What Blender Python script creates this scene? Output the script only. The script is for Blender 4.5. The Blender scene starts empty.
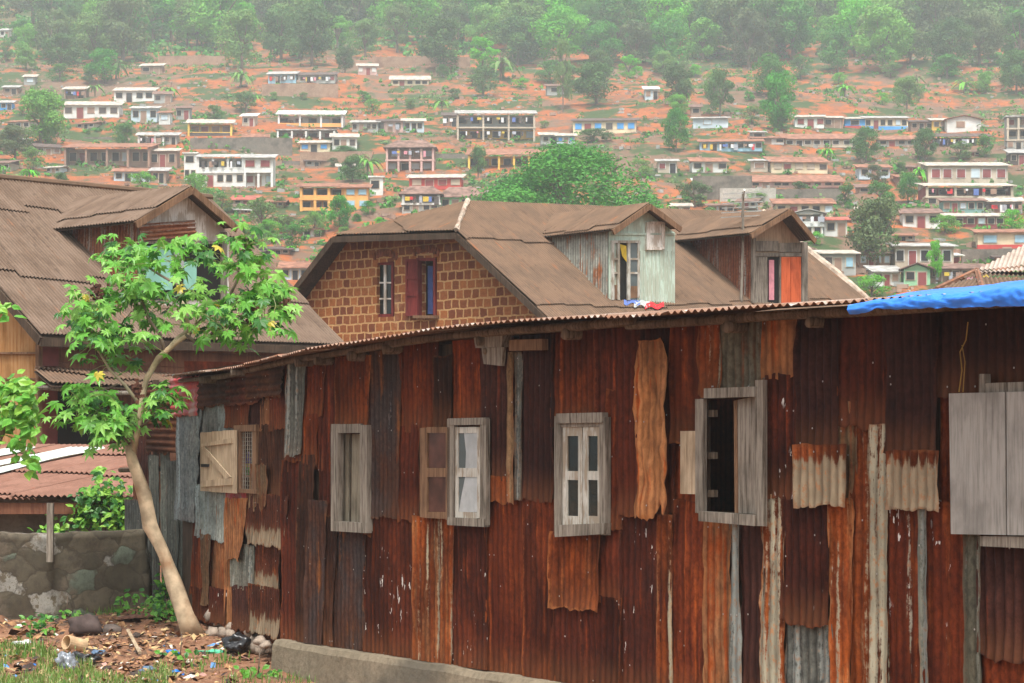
import bpy, math, random
from mathutils import Vector, noise
from math import sin, cos, pi, radians, floor
SC = bpy.context.scene
COL = SC.collection
# ---------------------------------------------------------------- camera, light, exposure
F, HY, CZ = 2200.0, 452.0, 1.8           # focal length in pixels, eye-level row, eye height
cam = bpy.data.cameras.new('camera'); cam.sensor_width = 36; cam.lens = 36 * F / 1024
cam.shift_y = (HY - 341.5) / 1024; cam.clip_start = .1; cam.clip_end = 4000
co = bpy.data.objects.new('camera', cam); COL.objects.link(co)
co.location = (0, 0, CZ); co.rotation_euler = (pi / 2, 0, 0); SC.camera = co
W = bpy.data.worlds.new('World'); SC.world = W; W.use_nodes = True
wn = W.node_tree; wn.nodes.clear()
sky = wn.nodes.new('ShaderNodeTexSky'); sky.sky_type = 'NISHITA'; sky.sun_disc = False
SUN_EL, SUN_AZ = radians(64), radians(178)   # azimuth measured from +Y towards +X
sky.sun_elevation = SUN_EL; sky.sun_rotation = SUN_AZ; sky.air_density = 1.5; sky.dust_density = 6
hs = wn.nodes.new('ShaderNodeHueSaturation'); hs.inputs['Saturation'].default_value = .3
bg = wn.nodes.new('ShaderNodeBackground'); bg.inputs['Strength'].default_value = .125
wo = wn.nodes.new('ShaderNodeOutputWorld')
wn.links.new(sky.outputs[0], hs.inputs['Color']); wn.links.new(hs.outputs[0], bg.inputs[0]); wn.links.new(bg.outputs[0], wo.inputs[0])
sl = bpy.data.lights.new('sun', 'SUN'); sl.energy = 2.3; sl.angle = radians(12); sl.color = (1, .965, .9)
so = bpy.data.objects.new('sun', sl); COL.objects.link(so)
sd = Vector((sin(SUN_AZ) * cos(SUN_EL), cos(SUN_AZ) * cos(SUN_EL), sin(SUN_EL)))
so.rotation_euler = sd.to_track_quat('Z', 'Y').to_euler()
VS = SC.view_settings; VS.view_transform = 'Standard'; VS.look = 'None'; VS.gamma = 1; VS.use_curve_mapping = False
VS.exposure = .95
SC.cycles.max_bounces = 5; SC.cycles.diffuse_bounces = 3; SC.cycles.glossy_bounces = 2; SC.cycles.transmission_bounces = 4
SC.cycles.transparent_max_bounces = 6; SC.cycles.volume_bounces = 1
# ---------------------------------------------------------------- helpers
R = random.Random(7)
def V(*a): return Vector(a)
def P(px, py, D): return Vector(((px - 512) / F * D, D, CZ + (HY - py) / F * D))
def ray(px, py): return Vector(((px - 512) / F, 1, (HY - py) / F))
EYE = Vector((0, 0, CZ))
def hitp(px, py, p0, n):
    r = ray(px, py); t = (p0 - EYE).dot(n) / r.dot(n); return EYE + r * t
ORG = {}
def empty(name, loc, label, cat, group=None, kind=None):
    o = bpy.data.objects.new(name, None); COL.objects.link(o); o.location = loc; o.empty_display_size = .2
    ORG[o.name] = Vector(loc); tag(o, label, cat, group, kind); return o
def tag(o, label=None, cat=None, group=None, kind=None):
    if label: o['label'] = label
    if cat: o['category'] = cat
    if group: o['group'] = group
    if kind: o['kind'] = kind
    return o
class MB:
    def __init__(s): s.v = []; s.f = []; s.uv = []; s.mi = []
    def face(s, pts, uv=None, mi=0):
        b = len(s.v); s.v += [tuple(p) for p in pts]; s.f.append(tuple(range(b, b + len(pts))))
        s.uv += uv if uv else [(0, 0)] * len(pts); s.mi.append(mi)
    def add(s, vs, fs, uvs=None, mi=0):
        b = len(s.v); s.v += [tuple(p) for p in vs]
        for f in fs:
            s.f.append(tuple(i + b for i in f)); s.mi.append(mi)
            s.uv += [uvs[i] for i in f] if uvs else [(0, 0)] * len(f)
    def hexa(s, p, mi=0):      # p: 8 points, bottom 4 (ccw) then top 4
        c = sum((Vector(q) for q in p), Vector()) / 8
        for f in ((0, 3, 2, 1), (4, 5, 6, 7), (0, 1, 5, 4), (1, 2, 6, 5), (2, 3, 7, 6), (3, 0, 4, 7)):
            q = [Vector(p[i]) for i in f]; nn = (q[1] - q[0]).cross(q[2] - q[0])
            if nn.dot((q[0] + q[1] + q[2] + q[3]) / 4 - c) < 0: q.reverse()
            L = (q[1] - q[0]).length; H = (q[2] - q[1]).length
            s.face(q, [(0, 0), (L, 0), (L, H), (0, H)], mi)
    def box(s, c, sz, mi=0, rz=0):
        x, y, z = (a / 2 for a in sz); C, S = cos(rz), sin(rz); c = Vector(c)
        s.hexa([c + Vector((a * C - b * S, a * S + b * C, d)) for d in (-z, z) for a, b in ((-x, -y), (x, -y), (x, y), (-x, y))], mi)
    def tube(s, pts, rad, n=8, mi=0, cap=True, rough=0):
        pts = [Vector(p) for p in pts]; k = len(pts)
        if not isinstance(rad, (list, tuple)): rad = [rad] * k
        rings = []; up = None; L = 0
        vs, uv = [], []
        for i, p in enumerate(pts):
            t = (pts[min(i + 1, k - 1)] - pts[max(i - 1, 0)]).normalized()
            if up is None: up = t.orthogonal().normalized()
            up = (up - t * up.dot(t)).normalized(); w = t.cross(up)
            if i: L += (p - pts[i - 1]).length
            for j in range(n + 1):
                a = 2 * pi * j / n; r = rad[i]
                if rough: r *= 1 + rough * noise.noise(Vector((cos(a) * 1.3 + p.x * 3, sin(a) * 1.3 + p.y * 3, p.z * 5)))
                vs.append(p + (up * cos(a) + w * sin(a)) * r); uv.append((j / n * 2 * pi * rad[i], L))
        m = n + 1
        fs = [(i * m + j, i * m + j + 1, (i + 1) * m + j + 1, (i + 1) * m + j) for i in range(k - 1) for j in range(n)]
        if cap: fs += [tuple(reversed(range(n))), tuple((k - 1) * m + j for j in range(n))]
        s.add(vs, fs, uv, mi)
    def build(s, name, mats, parent=None, label=None, smooth=False, loc=None):
        if not isinstance(mats, (list, tuple)): mats = [mats]
        if parent is not None: o0 = ORG[parent.name]
        elif loc is not None: o0 = Vector(loc)
        else:
            n = len(s.v); o0 = Vector((sum(v[0] for v in s.v) / n, sum(v[1] for v in s.v) / n, min(v[2] for v in s.v)))
        me = bpy.data.meshes.new(name)
        ox, oy, oz = o0
        me.from_pydata([(v[0] - ox, v[1] - oy, v[2] - oz) for v in s.v], [], s.f)
        ul = me.uv_layers.new(name='UVMap'); flat = [c for u in s.uv for c in u]
        ul.data.foreach_set('uv', flat)
        for m in mats: me.materials.append(m)
        if len(mats) > 1: me.polygons.foreach_set('material_index', s.mi)
        if smooth: me.polygons.foreach_set('use_smooth', [True] * len(s.f))
        me.update()
        o = bpy.data.objects.new(name, me); COL.objects.link(o)
        if parent is not None: o.parent = parent
        else: o.location = o0
        ORG[o.name] = o0
        if label: o['label'] = label
        return o
# ---------------------------------------------------------------- node helper and materials
class N:
    def __init__(s, name):
        s.m = bpy.data.materials.new(name); s.m.use_nodes = True; s.t = s.m.node_tree; s.t.nodes.clear()
    def k(s, typ, ins=None, **kw):
        n = s.t.nodes.new('ShaderNode' + typ)
        for a, b in kw.items(): setattr(n, a, b)
        for a, b in (ins or {}).items(): s.set(n.inputs[a], b)
        return n
    def set(s, sock, b):
        if hasattr(b, 'node'): s.t.links.new(b, sock)
        elif isinstance(b, bpy.types.Node): s.t.links.new(b.outputs[0], sock)
        else:
            if isinstance(b, tuple) and len(b) == 3 and sock.type == 'RGBA': b = b + (1,)
            sock.default_value = b
    def mth(s, op, a, b=0.0, c=0.0): 
        return s.k('Math', {0: a, 1: b, 2: c}, operation=op).outputs[0]
    def mul(s, a, b): return s.mth('MULTIPLY', a, b)
    def addm(s, a, b): return s.mth('ADD', a, b)
    def ramp(s, x, a, b):
        return s.k('MapRange', {'Value': x, 'From Min': a, 'From Max': b, 'To Min': 0.0, 'To Max': 1.0}, interpolation_type='SMOOTHSTEP').outputs[0]
    def noi(s, vec, sc=1.0, det=3.0, rough=.55):
        return s.k('TexNoise', {'Vector': vec, 'Scale': sc, 'Detail': det, 'Roughness': rough}).outputs[0]
    def xyz(s, x, y, z=0.0): return s.k('CombineXYZ', {0: x, 1: y, 2: z}).outputs[0]
    def mix(s, f, a, b, typ='MIX'):
        n = s.t.nodes.new('ShaderNodeMix'); n.data_type = 'RGBA'; n.blend_type = typ
        s.set(n.inputs[0], f); s.set(n.inputs[6], a); s.set(n.inputs[7], b); return n.outputs[2]
    def coord(s, what='Object'): return s.k('TexCoord').outputs[what]
    def scale(s, vec, x, y, z=1.0): return s.k('VectorMath', {0: vec, 1: (x, y, z)}, operation='MULTIPLY').outputs[0]
    def out(s, col, rough=.8, bump=None, bd=.02, bs=.5, metal=0.0, spec=.3, trans=None):
        p = s.k('BsdfPrincipled', {'Base Color': col, 'Roughness': rough, 'Metallic': metal, 'Specular IOR Level': spec})
        if bump is not None:
            b = s.k('Bump', {'Strength': bs, 'Distance': bd, 'Height': bump}); s.t.links.new(b.outputs[0], p.inputs['Normal'])
        sh = p.outputs[0]
        if trans:
            t = s.k('BsdfTranslucent', {'Color': col}); mx = s.k('MixShader', {0: trans, 1: sh, 2: t}); sh = mx.outputs[0]
        s.t.links.new(sh, s.k('OutputMaterial').inputs[0]); return s.m
def plain(name, col, rough=.8, var=.25, sc=3.0, dirt=None, trans=None, objvar=0.0, spec=.3, metal=0.0):
    n = N(name); c = n.coord(); a = n.noi(c, sc, 4.0)
    d = tuple(x * (1 - var) for x in col); l = tuple(min(1, x * (1 + var)) for x in col)
    q = n.mix(n.ramp(a, .3, .7), d, l)
    if dirt: q = n.mix(n.ramp(n.noi(c, sc * .37, 5.0), .5, .72), q, dirt)
    if objvar:
        r = n.k('ObjectInfo').outputs['Random']
        h = n.k('HueSaturation', {'Hue': n.addm(.5 - objvar * .06, n.mul(r, objvar * .12)), 'Value': n.addm(1 - objvar * .5, n.mul(r, objvar)), 'Color': q}); q = h.outputs[0]
    return n.out(q, rough, bump=a, bd=.01, trans=trans, spec=spec, metal=metal)
def rust(name, A, B, C, cut=.55, galv=0.0, band=None, bandtop=None, splat=0.0, dark=.45, G=(.27, .29, .265), gdir=1, coordn='UV', grain=26.0, gc=1.0, tint=True):
    n = N(name); sp = n.k('SeparateXYZ', {0: n.coord(coordn)}); u, v = sp.outputs[0], sp.outputs[1]
    r = n.mul(n.k('ObjectInfo').outputs['Random'], 57.0)
    uu = n.addm(u, r)
    l1 = n.noi(n.xyz(n.mul(uu, 2.3), n.mul(v, 1.5), r), 1.0, 5.0, .6)
    l2 = n.noi(n.xyz(n.mul(uu, 4.0), n.mul(v, 2.0), n.addm(r, 9.0)), 1.0, 5.0, .65)
    s1 = n.noi(n.xyz(n.mul(uu, 19.0), n.mul(v, .45), r), 1.0, 4.0, .6)
    s2 = n.noi(n.xyz(n.mul(uu, 10.0), n.mul(v, .4), n.addm(r, 4.0)), 1.0, 5.0, .7)
    f = n.noi(n.xyz(n.mul(uu, grain), n.mul(v, grain * .7), r), 1.0, 5.0, .7)
    q = n.mix(n.ramp(l1, .38, .62), A, B)
    st = n.addm(n.mul(s1, .55), n.mul(l2, .45))
    q = n.mix(n.ramp(st, cut, cut + .1), q, C)
    # darker run marks
    q = n.mix(n.mul(n.ramp(n.addm(n.mul(s2, .6), n.mul(f, .4)), .54, .62), .6), q, tuple(x * dark for x in A))
    q = n.mix(n.ramp(f, .3, .7), q, n.mix(1.0, q, (1.55, 1.5, 1.4), 'MULTIPLY'), 'MIX') if False else n.mix(n.ramp(f, .28, .72), n.mix(gc, q, n.mix(1.0, q, (.6, .57, .56), 'MULTIPLY')), n.mix(gc, q, n.mix(1.0, q, (1.25, 1.2, 1.15), 'MULTIPLY')))
    if gc == 1:
        q = n.mix(n.ramp(n.noi(n.xyz(n.mul(uu, 1.5), n.mul(v, .7), n.addm(r, 70.0)), 1.0, 5.0, .65), .36, .62), n.mix(1.0, q, (.42, .33, .31) if tint else (.6, .6, .6), 'MULTIPLY'), n.mix(1.0, q, (1.12, .84, .7) if tint else (1.02, 1, .97), 'MULTIPLY'))
        rv = n.mth('FRACT', n.mul(n.k('ObjectInfo').outputs['Random'], 7.31)); q = n.mix(rv, n.mix(1.0, q, (.62, .61, .64), 'MULTIPLY'), n.mix(1.0, q, (1.16, 1.16, 1.1), 'MULTIPLY'))
        q = n.mix(n.mul(n.ramp(v, .32, 0.0), .3 if tint else .1), q, (.24, .095, .04))
    gm = None
    gcol = n.mix(n.ramp(l2, .4, .65), G, tuple(x * .66 for x in G))
    gcol = n.mix(n.mul(n.ramp(f, .52, .66), .6), gcol, C)
    if galv: gm = n.ramp(n.addm(n.mul(s2, .75), n.mul(f, .25)), .66 - galv * .32, .72 - galv * .32)
    if band is not None:
        j = n.addm(v, n.addm(n.mul(n.addm(s1, -.5), -.34), n.mul(n.addm(f, -.5), .12)))
        b = n.mth('SUBTRACT', 1.0, n.ramp(j, band, band + .05)) if gdir > 0 else n.ramp(j, band, band + .05)
        gm = b if gm is None else n.mth('MAXIMUM', gm, b)
    if gm is not None: q = n.mix(gm, q, gcol)
    if gc == 1:      # brighter, scabby rust along the cut edges of a sheet
        ea = n.k('Attribute', attribute_name='edge').outputs['Fac']; em_ = n.mul(n.ramp(n.addm(ea, n.mul(n.addm(f, -.5), 1.6)), .6, .95), .5)
        q = n.mix(em_, q, n.mix(n.ramp(l1, .4, .6), tuple(x * .75 for x in C), tuple(x * .6 for x in A)))
    vl = n.mth('SINE', n.mul(u, 2 * pi / .076))           # valleys of the corrugation darkened in the colour to add to their shading
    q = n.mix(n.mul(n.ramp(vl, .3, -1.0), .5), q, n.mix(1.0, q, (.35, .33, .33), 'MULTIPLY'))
    if splat:
        w = n.noi(n.xyz(n.mul(uu, 26.0), n.mul(v, 7.0), r), 1.0, 3.0, .6)
        w2 = n.noi(n.xyz(n.mul(uu, 2.5), n.mul(v, 2.5), n.addm(r, 30.0)), 1.0, 1.0)
        q = n.mix(n.mul(n.ramp(w, .655, .68), n.ramp(w2, .5, .56)), q, (.62, .6, .56))
    return n.out(q, .82, bump=n.addm(f, n.mul(l2, .8)), bd=.006, bs=.8 * gc, spec=.1)
M = {}
MAR, RED, ORG_, PUR, BRN, TAN = (.085, .026, .016), (.155, .04, .018), (.42, .135, .036), (.055, .028, .027), (.075, .04, .028), (.40, .24, .12)
M['M'] = rust('maroon_rust', MAR, (.12, .034, .018), (.27, .075, .024), .57)
M['M2'] = rust('maroon_rust_paint_splashed', MAR, (.13, .04, .02), (.3, .085, .026), .56, splat=1)
M['MO'] = rust('red_orange_rust', (.12, .033, .016), (.19, .055, .02), (.36, .11, .03), .52)
M['O'] = rust('orange_rust', (.2, .06, .02), (.32, .1, .028), (.46, .18, .06), .52)
M['OT'] = rust('orange_rust_pale_streaks', (.22, .07, .024), (.34, .11, .03), (.42, .22, .1), .5, galv=.35, G=(.34, .31, .22))
M['TO'] = rust('tan_orange_rust', (.36, .21, .1), (.44, .27, .14), (.42, .13, .035), .5, grain=14)
M['T'] = rust('tan_flaking_zinc', (.28, .2, .12), (.24, .15, .08), (.3, .1, .04), .5, galv=.25, tint=False)
M['P'] = rust('dark_purple_rust', (.05, .025, .024), (.068, .035, .032), (.13, .042, .024), .57)
M['PO'] = rust('purple_rust_red_streaks', (.07, .026, .02), (.1, .03, .018), (.26, .07, .024), .54, splat=.6)
M['B'] = rust('brown_rust', BRN, (.1, .055, .035), (.25, .1, .04), .58)
M['BL'] = rust('bluish_brown_rust', (.07, .055, .055), (.1, .045, .03), (.26, .1, .035), .54, galv=.12, G=(.13, .15, .17), tint=False)
M['G'] = rust('weathered_zinc', (.17, .19, .175), (.23, .25, .22), (.3, .15, .07), .6, galv=.5, tint=False)
M['GB'] = rust('blue_grey_zinc', (.26, .335, .35), (.36, .43, .43), (.1, .085, .07), .62, galv=.4, G=(.34, .42, .43), tint=False)
M['GR'] = rust('zinc_streaked_with_rust', (.25, .08, .026), (.36, .12, .035), (.46, .17, .05), .5, galv=.62, G=(.4, .37, .27))
M['GS'] = rust('red_rust_thin_zinc_streaks', (.14, .038, .018), (.2, .055, .02), (.34, .115, .035), .53, galv=.2, G=(.4, .38, .3), splat=.8)
M['GD'] = rust('grey_green_zinc_brown_stained', (.12, .12, .095), (.17, .16, .12), (.13, .055, .03), .5, galv=.3, G=(.2, .21, .17), tint=False)
M['PG'] = rust('pale_zinc_rusting_from_the_top', (.16, .05, .022), (.3, .1, .035), (.4, .16, .06), .5, band=.27, G=(.38, .3, .2))
M['PB'] = rust('dark_rust_with_zinc_foot', (.07, .03, .022), (.1, .038, .022), (.3, .1, .03), .56, band=.14, G=(.27, .21, .14))
M['TB'] = rust('tan_over_rust_sheet', (.38, .19, .08), (.3, .15, .07), (.3, .1, .035), .5, band=None)
M['RED'] = plain('chipped_red_paint', (.34, .03, .035), .55, .3, 9, dirt=(.3, .2, .18))
M['dkgrey'] = rust('sooty_zinc', (.07, .08, .08), (.1, .115, .11), (.15, .09, .06), .62, galv=.15, G=(.16, .19, .19), tint=False)
M['dusk'] = rust('grey_green_sooty_zinc', (.1, .115, .11), (.13, .15, .14), (.16, .1, .07), .6, tint=False)
def roofmat(name, A, B, C, cut=.6, galv=0.0, G=(.5, .45, .4)): return rust(name, A, B, C, cut, galv=galv, G=G, grain=7, gc=.3)
M['roof_brown'] = roofmat('brown_oxide_roof', (.145, .1, .072), (.19, .135, .1), (.24, .12, .07), .585)
M['roof_brown2'] = roofmat('brown_oxide_roof_warm', (.185, .12, .08), (.145, .098, .068), (.28, .12, .06), .575)
M['roof_red'] = roofmat('red_rust_roof', (.24, .125, .09), (.28, .15, .11), (.28, .09, .05), .58)
M['roof_rust'] = roofmat('rusty_roof', (.2, .1, .065), (.3, .16, .1), (.36, .12, .05), .54, galv=.2)
M['roof_shack'] = rust('pale_rusty_roof', (.3, .2, .15), (.26, .14, .09), (.3, .12, .06), .55, galv=.4, G=(.6, .56, .5), gc=.6)
M['zinc_rust'] = rust('old_zinc_with_rust_runs', (.34, .36, .32), (.27, .28, .25), (.3, .11, .045), .5, galv=.1, grain=14, gc=.8)
M['zinc_rust2'] = rust('old_zinc_with_heavy_rust', (.27, .1, .05), (.3, .14, .08), (.2, .06, .03), .5, galv=.45, G=(.44, .4, .35), gc=.8)
def wood(name, A, B, rough=.85, sc=1.0, k=.75, peel=None):
    n = N(name); sp = n.k('SeparateXYZ', {0: n.coord('Object')})
    r = n.mul(n.k('ObjectInfo').outputs['Random'], 31.0)
    g = n.noi(n.xyz(n.addm(n.mul(sp.outputs[0], 38.0 * sc), r), n.mul(sp.outputs[1], 38.0 * sc), n.mul(sp.outputs[2], 2.4 * sc)), 1.0, 5.0, .7)
    l = n.noi(n.xyz(n.addm(n.mul(sp.outputs[0], 4.0), r), n.mul(sp.outputs[1], 4.0), n.mul(sp.outputs[2], 2.5)), 1.0, 5.0)
    q = n.mix(n.ramp(g, .36, .6), A, B); q = n.mix(n.mul(n.ramp(g, .42, .3), k), q, tuple(c * .35 for c in A)); q = n.mix(n.mul(n.ramp(l, .45, .7), .6), q, tuple(c * .55 for c in A))
    if peel: q = n.mix(n.ramp(n.addm(n.mul(g, .5), n.mul(l, .5)), .47, .53), q, peel)
    return n.out(q, rough, bump=g, bd=.004, bs=.7, spec=.2)
M['wgrey'] = wood('grey_weathered_timber', (.12, .1, .078), (.29, .255, .21))
M['wboard'] = wood('grey_brown_boards', (.15, .125, .09), (.26, .23, .17))
M['wpale'] = wood('pale_weathered_timber', (.34, .25, .16), (.5, .39, .27), k=.4)
M['wpink'] = wood('pale_grey_shutter_boards', (.27, .255, .23), (.37, .35, .32), k=.35)
M['wbrown'] = wood('brown_timber', (.13, .07, .04), (.24, .14, .08))
M['wtan'] = wood('tan_dormer_boards', (.3, .2, .13), (.42, .3, .2), k=.5)
M['wdark2'] = wood('deep_brown_timber', (.09, .065, .045), (.19, .145, .105))  # deep brown timber of the eave poles, rafter ends and battens
M['wdark'] = wood('dark_timber', (.045, .03, .02), (.09, .06, .04))
M['wwhite'] = wood('chipped_white_paint', (.42, .41, .36), (.6, .58, .52), peel=(.3, .25, .19))
M['wgreen'] = wood('pale_green_peeling_boards', (.45, .56, .47), (.58, .7, .6), peel=(.42, .47, .38))
M['wwash'] = wood('washed_out_gable_boards', (.66, .62, .56), (.8, .77, .72), peel=(.45, .38, .31), k=.35)
M['wochre'] = wood('ochre_stained_boards', (.36, .17, .055), (.44, .25, .11), sc=.4)
M['wred'] = wood('dull_red_boards', (.13, .05, .03), (.2, .09, .05), sc=.5)
M['orange_door'] = wood('orange_red_door_paint', (.5, .09, .03), (.6, .13, .045))
M['maroon_paint'] = wood('maroon_window_paint', (.13, .02, .02), (.2, .035, .03))
def glassy(name, col): return plain(name, col, .12, .15, 2, spec=.6)
M['pane'] = glassy('dark_window_pane', (.012, .017, .016))
M['pane_l'] = glassy('grey_window_pane', (.1, .12, .12))
M['mint'] = plain('turquoise_painted_board', (.25, .52, .42), .6, .1)
M['black'] = plain('black_shade_and_latch', (.01, .009, .008), .9, .1)  # flat black that stands in for unlit rooms; also the latch
M['cloth_w'] = plain('white_curtain_cloth', (.4, .42, .42), .9, .12, 8)
M['cloth_r'] = plain('red_cloth', (.62, .03, .04), .9, .15, 8)
M['cloth_b'] = plain('blue_cloth', (.1, .16, .42), .9, .15, 8)
M['cloth_y'] = plain('yellow_cloth', (.6, .42, .05), .9, .15, 8)
M['cloth_p'] = plain('pink_cloth', (.6, .25, .3), .9, .15, 8)
def conc(name, A, B, Cc, sc=1.0):
    n = N(name); c = n.coord(); a = n.noi(c, 1.6 * sc, 6.0, .65); b = n.noi(c, 14.0 * sc, 5.0, .7); d = n.noi(c, .7 * sc, 4.0)
    q = n.mix(n.ramp(a, .35, .65), A, B); q = n.mix(n.ramp(d, .5, .65), q, Cc)
    q = n.mix(n.mul(n.ramp(b, .4, .7), .55), q, tuple(x * .5 for x in A))
    return n.out(q, .92, bump=n.addm(b, a), bd=.02, bs=.6, spec=.15)
M['plinth'] = conc('stained_concrete', (.2, .165, .115), (.27, .22, .155), (.12, .105, .08), 1.3)
M['conc_d'] = conc('dark_concrete', (.16, .14, .115), (.22, .19, .155), (.1, .09, .075))
M['conc_l'] = conc('light_concrete', (.4, .38, .33), (.5, .47, .42), (.3, .27, .23), .5)
M['mud'] = conc('mud_wall', (.3, .18, .12), (.38, .25, .17), (.22, .13, .09), .5)
# ---------------------------------------------------------------- terrain
PROF = [(-60, -.4), (19, -.36), (21, -.31), (24, -.12), (26.5, -.02), (34, .1), (60, 1.2), (110, 6.0), (150, 11.2), (190, 19.0), (235, 28.5), (295, 42.2), (365, 60.0), (450, 84.0),
        (560, 117.0), (740, 174.0), (1000, 250.0)]
def prof(y):
    for (a, za), (b, zb) in zip(PROF, PROF[1:]):
        if y <= b: return za + (zb - za) * (y - a) / (b - a)
    return PROF[-1][1]
def terr(x, y):
    z = prof(y)
    if y > 60:
        k = min(1, (y - 60) / 120)
        z += k * 2.6 * noise.fractal(Vector((x / 55, y / 45, 3.3)), 1, 2, 4)
        st = 7.0; q = y / st + .6 * noise.noise(Vector((x / 40, y / 90, 9)))      # worn terraces
        fr = q - floor(q); z += k * .75 * (min(fr / .75, (1 - fr) / .25) - .5)
    elif 14 < y < 30: z += .035 * noise.fractal(Vector((x * 1.5, y * 1.5, 0)), 1, 2, 4)
    return z
def hit(px, py):
    r = ray(px, py); t = 62.0
    while t < 990:
        p = EYE + r * t
        if p.z <= terr(p.x, p.y): break
        t += .5
    return EYE + r * t
n = N('red_earth'); c = n.coord('Object'); sp = n.k('SeparateXYZ', {0: c})
a = n.noi(c, .045, 6.0, .62); b = n.noi(c, .35, 6.0, .7); d = n.noi(c, .11, 5.0, .6); e = n.noi(c, 9.0, 5.0, .7)
h2 = n.noi(c, 1.3, 5.0, .7); q = n.mix(n.ramp(b, .35, .65), (.36, .11, .035), (.24, .08, .035)); q = n.mix(n.mul(n.ramp(h2, .52, .66), .7), q, (.12, .075, .055)); q = n.mix(n.mul(n.ramp(h2, .42, .3), .5), q, (.4, .24, .17))
q = n.mix(n.ramp(n.addm(n.mul(a, .6), n.mul(b, .4)), .46, .54), q, (.17, .105, .07))
q = n.mix(n.ramp(n.addm(n.mul(d, .55), n.mul(b, .45)), .485, .55), q, (.05, .08, .028))
nearm = n.ramp(sp.outputs[1], 28.0, 40.0)
qn = n.mix(n.ramp(e, .35, .65), (.2, .095, .055), (.28, .155, .095)); qn = n.mix(n.ramp(n.noi(c, 2.2, 5.0), .52, .66), qn, (.13, .085, .06))
upm = n.ramp(n.addm(sp.outputs[2], n.mul(n.addm(a, -.5), 120.0)), 84.0, 112.0)
q = n.mix(n.mul(upm, .75), q, (.05, .075, .025))
n.out(n.mix(nearm, qn, q), .95, bump=n.addm(b, e), bd=.25, bs=.35, spec=.1); M['earth'] = n.m
ys = [-60, -20, 5, 14] + [17 + .13 * i for i in range(90)] + [30, 33, 38, 46, 54, 60] + [60 + 1.5 * (i + 1) for i in range(290)] + [500 + 6 * i for i in range(84)]
mb = MB(); nx = 150
vs = []; 
for y in ys:
    hw = 40 + .52 * max(0, y)
    if 14 <= y <= 29: 
        xs = [-hw] + [-7.5 + 11.5 * i / (nx - 2) for i in range(nx - 1)] + [hw]
    else: xs = [-hw + 2 * hw * i / nx for i in range(nx + 1)]
    vs += [(x, y, terr(x, y)) for x in xs]
mb.add(vs, [(j * (nx + 1) + i, j * (nx + 1) + i + 1, (j + 1) * (nx + 1) + i + 1, (j + 1) * (nx + 1) + i) for j in range(len(ys) - 1) for i in range(nx)])
g = mb.build('ground', M['earth'], loc=(0, 0, 0)); tag(g, 'red laterite ground rising into a terraced hillside', 'ground', kind='structure')
# ---------------------------------------------------------------- wall frames of reference
class Wall:
    def __init__(s, pa, Da, pb, Db, z0=0.0):
        s.A = V((pa - 512) / F * Da, Da, 0); B = V((pb - 512) / F * Db, Db, 0)
        s.d = (B - s.A).normalized(); s.len = (B - s.A).length; s.n = V(s.d.y, -s.d.x, 0)
        if s.n.dot(-s.A) < 0: s.n = -s.n
    def uz(s, px, py, n=0.0):
        r = ray(px, py); p0 = s.A + s.n * n; t = (p0 - V(0, 0, p0.z)).dot(s.n) / V(r.x, r.y, 0).dot(s.n)
        p = EYE + r * t; return (p - s.A).dot(s.d), p.z
    def w(s, u, z, n=0.0):
        p = s.A + s.d * u + s.n * n; return V(p.x, p.y, z)
    def px(s, px, py, n=0.0): return s.w(*s.uz(px, py, n), n)
    def slab(s, mb, q, n0, n1, mi=0):           # q: four pixel corners (tl, tr, br, bl)
        nm = (n0 + n1) / 2; c = [s.uz(x, y, nm) for x, y in q]
        mb.hexa([s.w(u, z, n0) for u, z in (c[3], c[2], c[1], c[0])] + [s.w(u, z, n1) for u, z in (c[3], c[2], c[1], c[0])], mi)
    def rect(s, mb, x0, x1, y0, y1, n0, n1, mi=0):
        xc, yc, nm = (x0 + x1) / 2, (y0 + y1) / 2, (n0 + n1) / 2      # plumb board: heights taken at its middle
        u0, u1 = s.uz(x0, yc, nm)[0], s.uz(x1, yc, nm)[0]; z0, z1 = s.uz(xc, y1, nm)[1], s.uz(xc, y0, nm)[1]
        mb.hexa([s.w(*a) for a in ((u0, z0, n0), (u1, z0, n0), (u1, z0, n1), (u0, z0, n1), (u0, z1, n0), (u1, z1, n0), (u1, z1, n1), (u0, z1, n1))], mi)
MW = Wall(300, 20.95, 1024, 13.2)
LW = Wall(300, 20.95, 180, 25.4)
UE = MW.uz(1128, 450)[0]
OPEN = {id(MW): [(341, 363, 433, 523), (456, 482, 430, 516), (566, 604, 428, 524), (705, 757, 398, 512)], id(LW): [(238, 257, 431, 489)]}
def opens(wl):
    r = []
    for x0, x1, y0, y1 in OPEN[id(wl)]:
        xc, yc = (x0 + x1) / 2, (y0 + y1) / 2
        a, b = sorted((wl.uz(x0, yc)[0], wl.uz(x1, yc)[0])); r.append((a, b, wl.uz(xc, y1)[1], wl.uz(xc, y0)[1]))
    return r
shack = empty('tin_shack', MW.w(2, 0), 'long rust-red shack clad in patched corrugated sheets, filling the foreground', 'shack')
sheet_no = 0
NAIL = plain('nail_head', (.3, .28, .26), .6)
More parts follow.
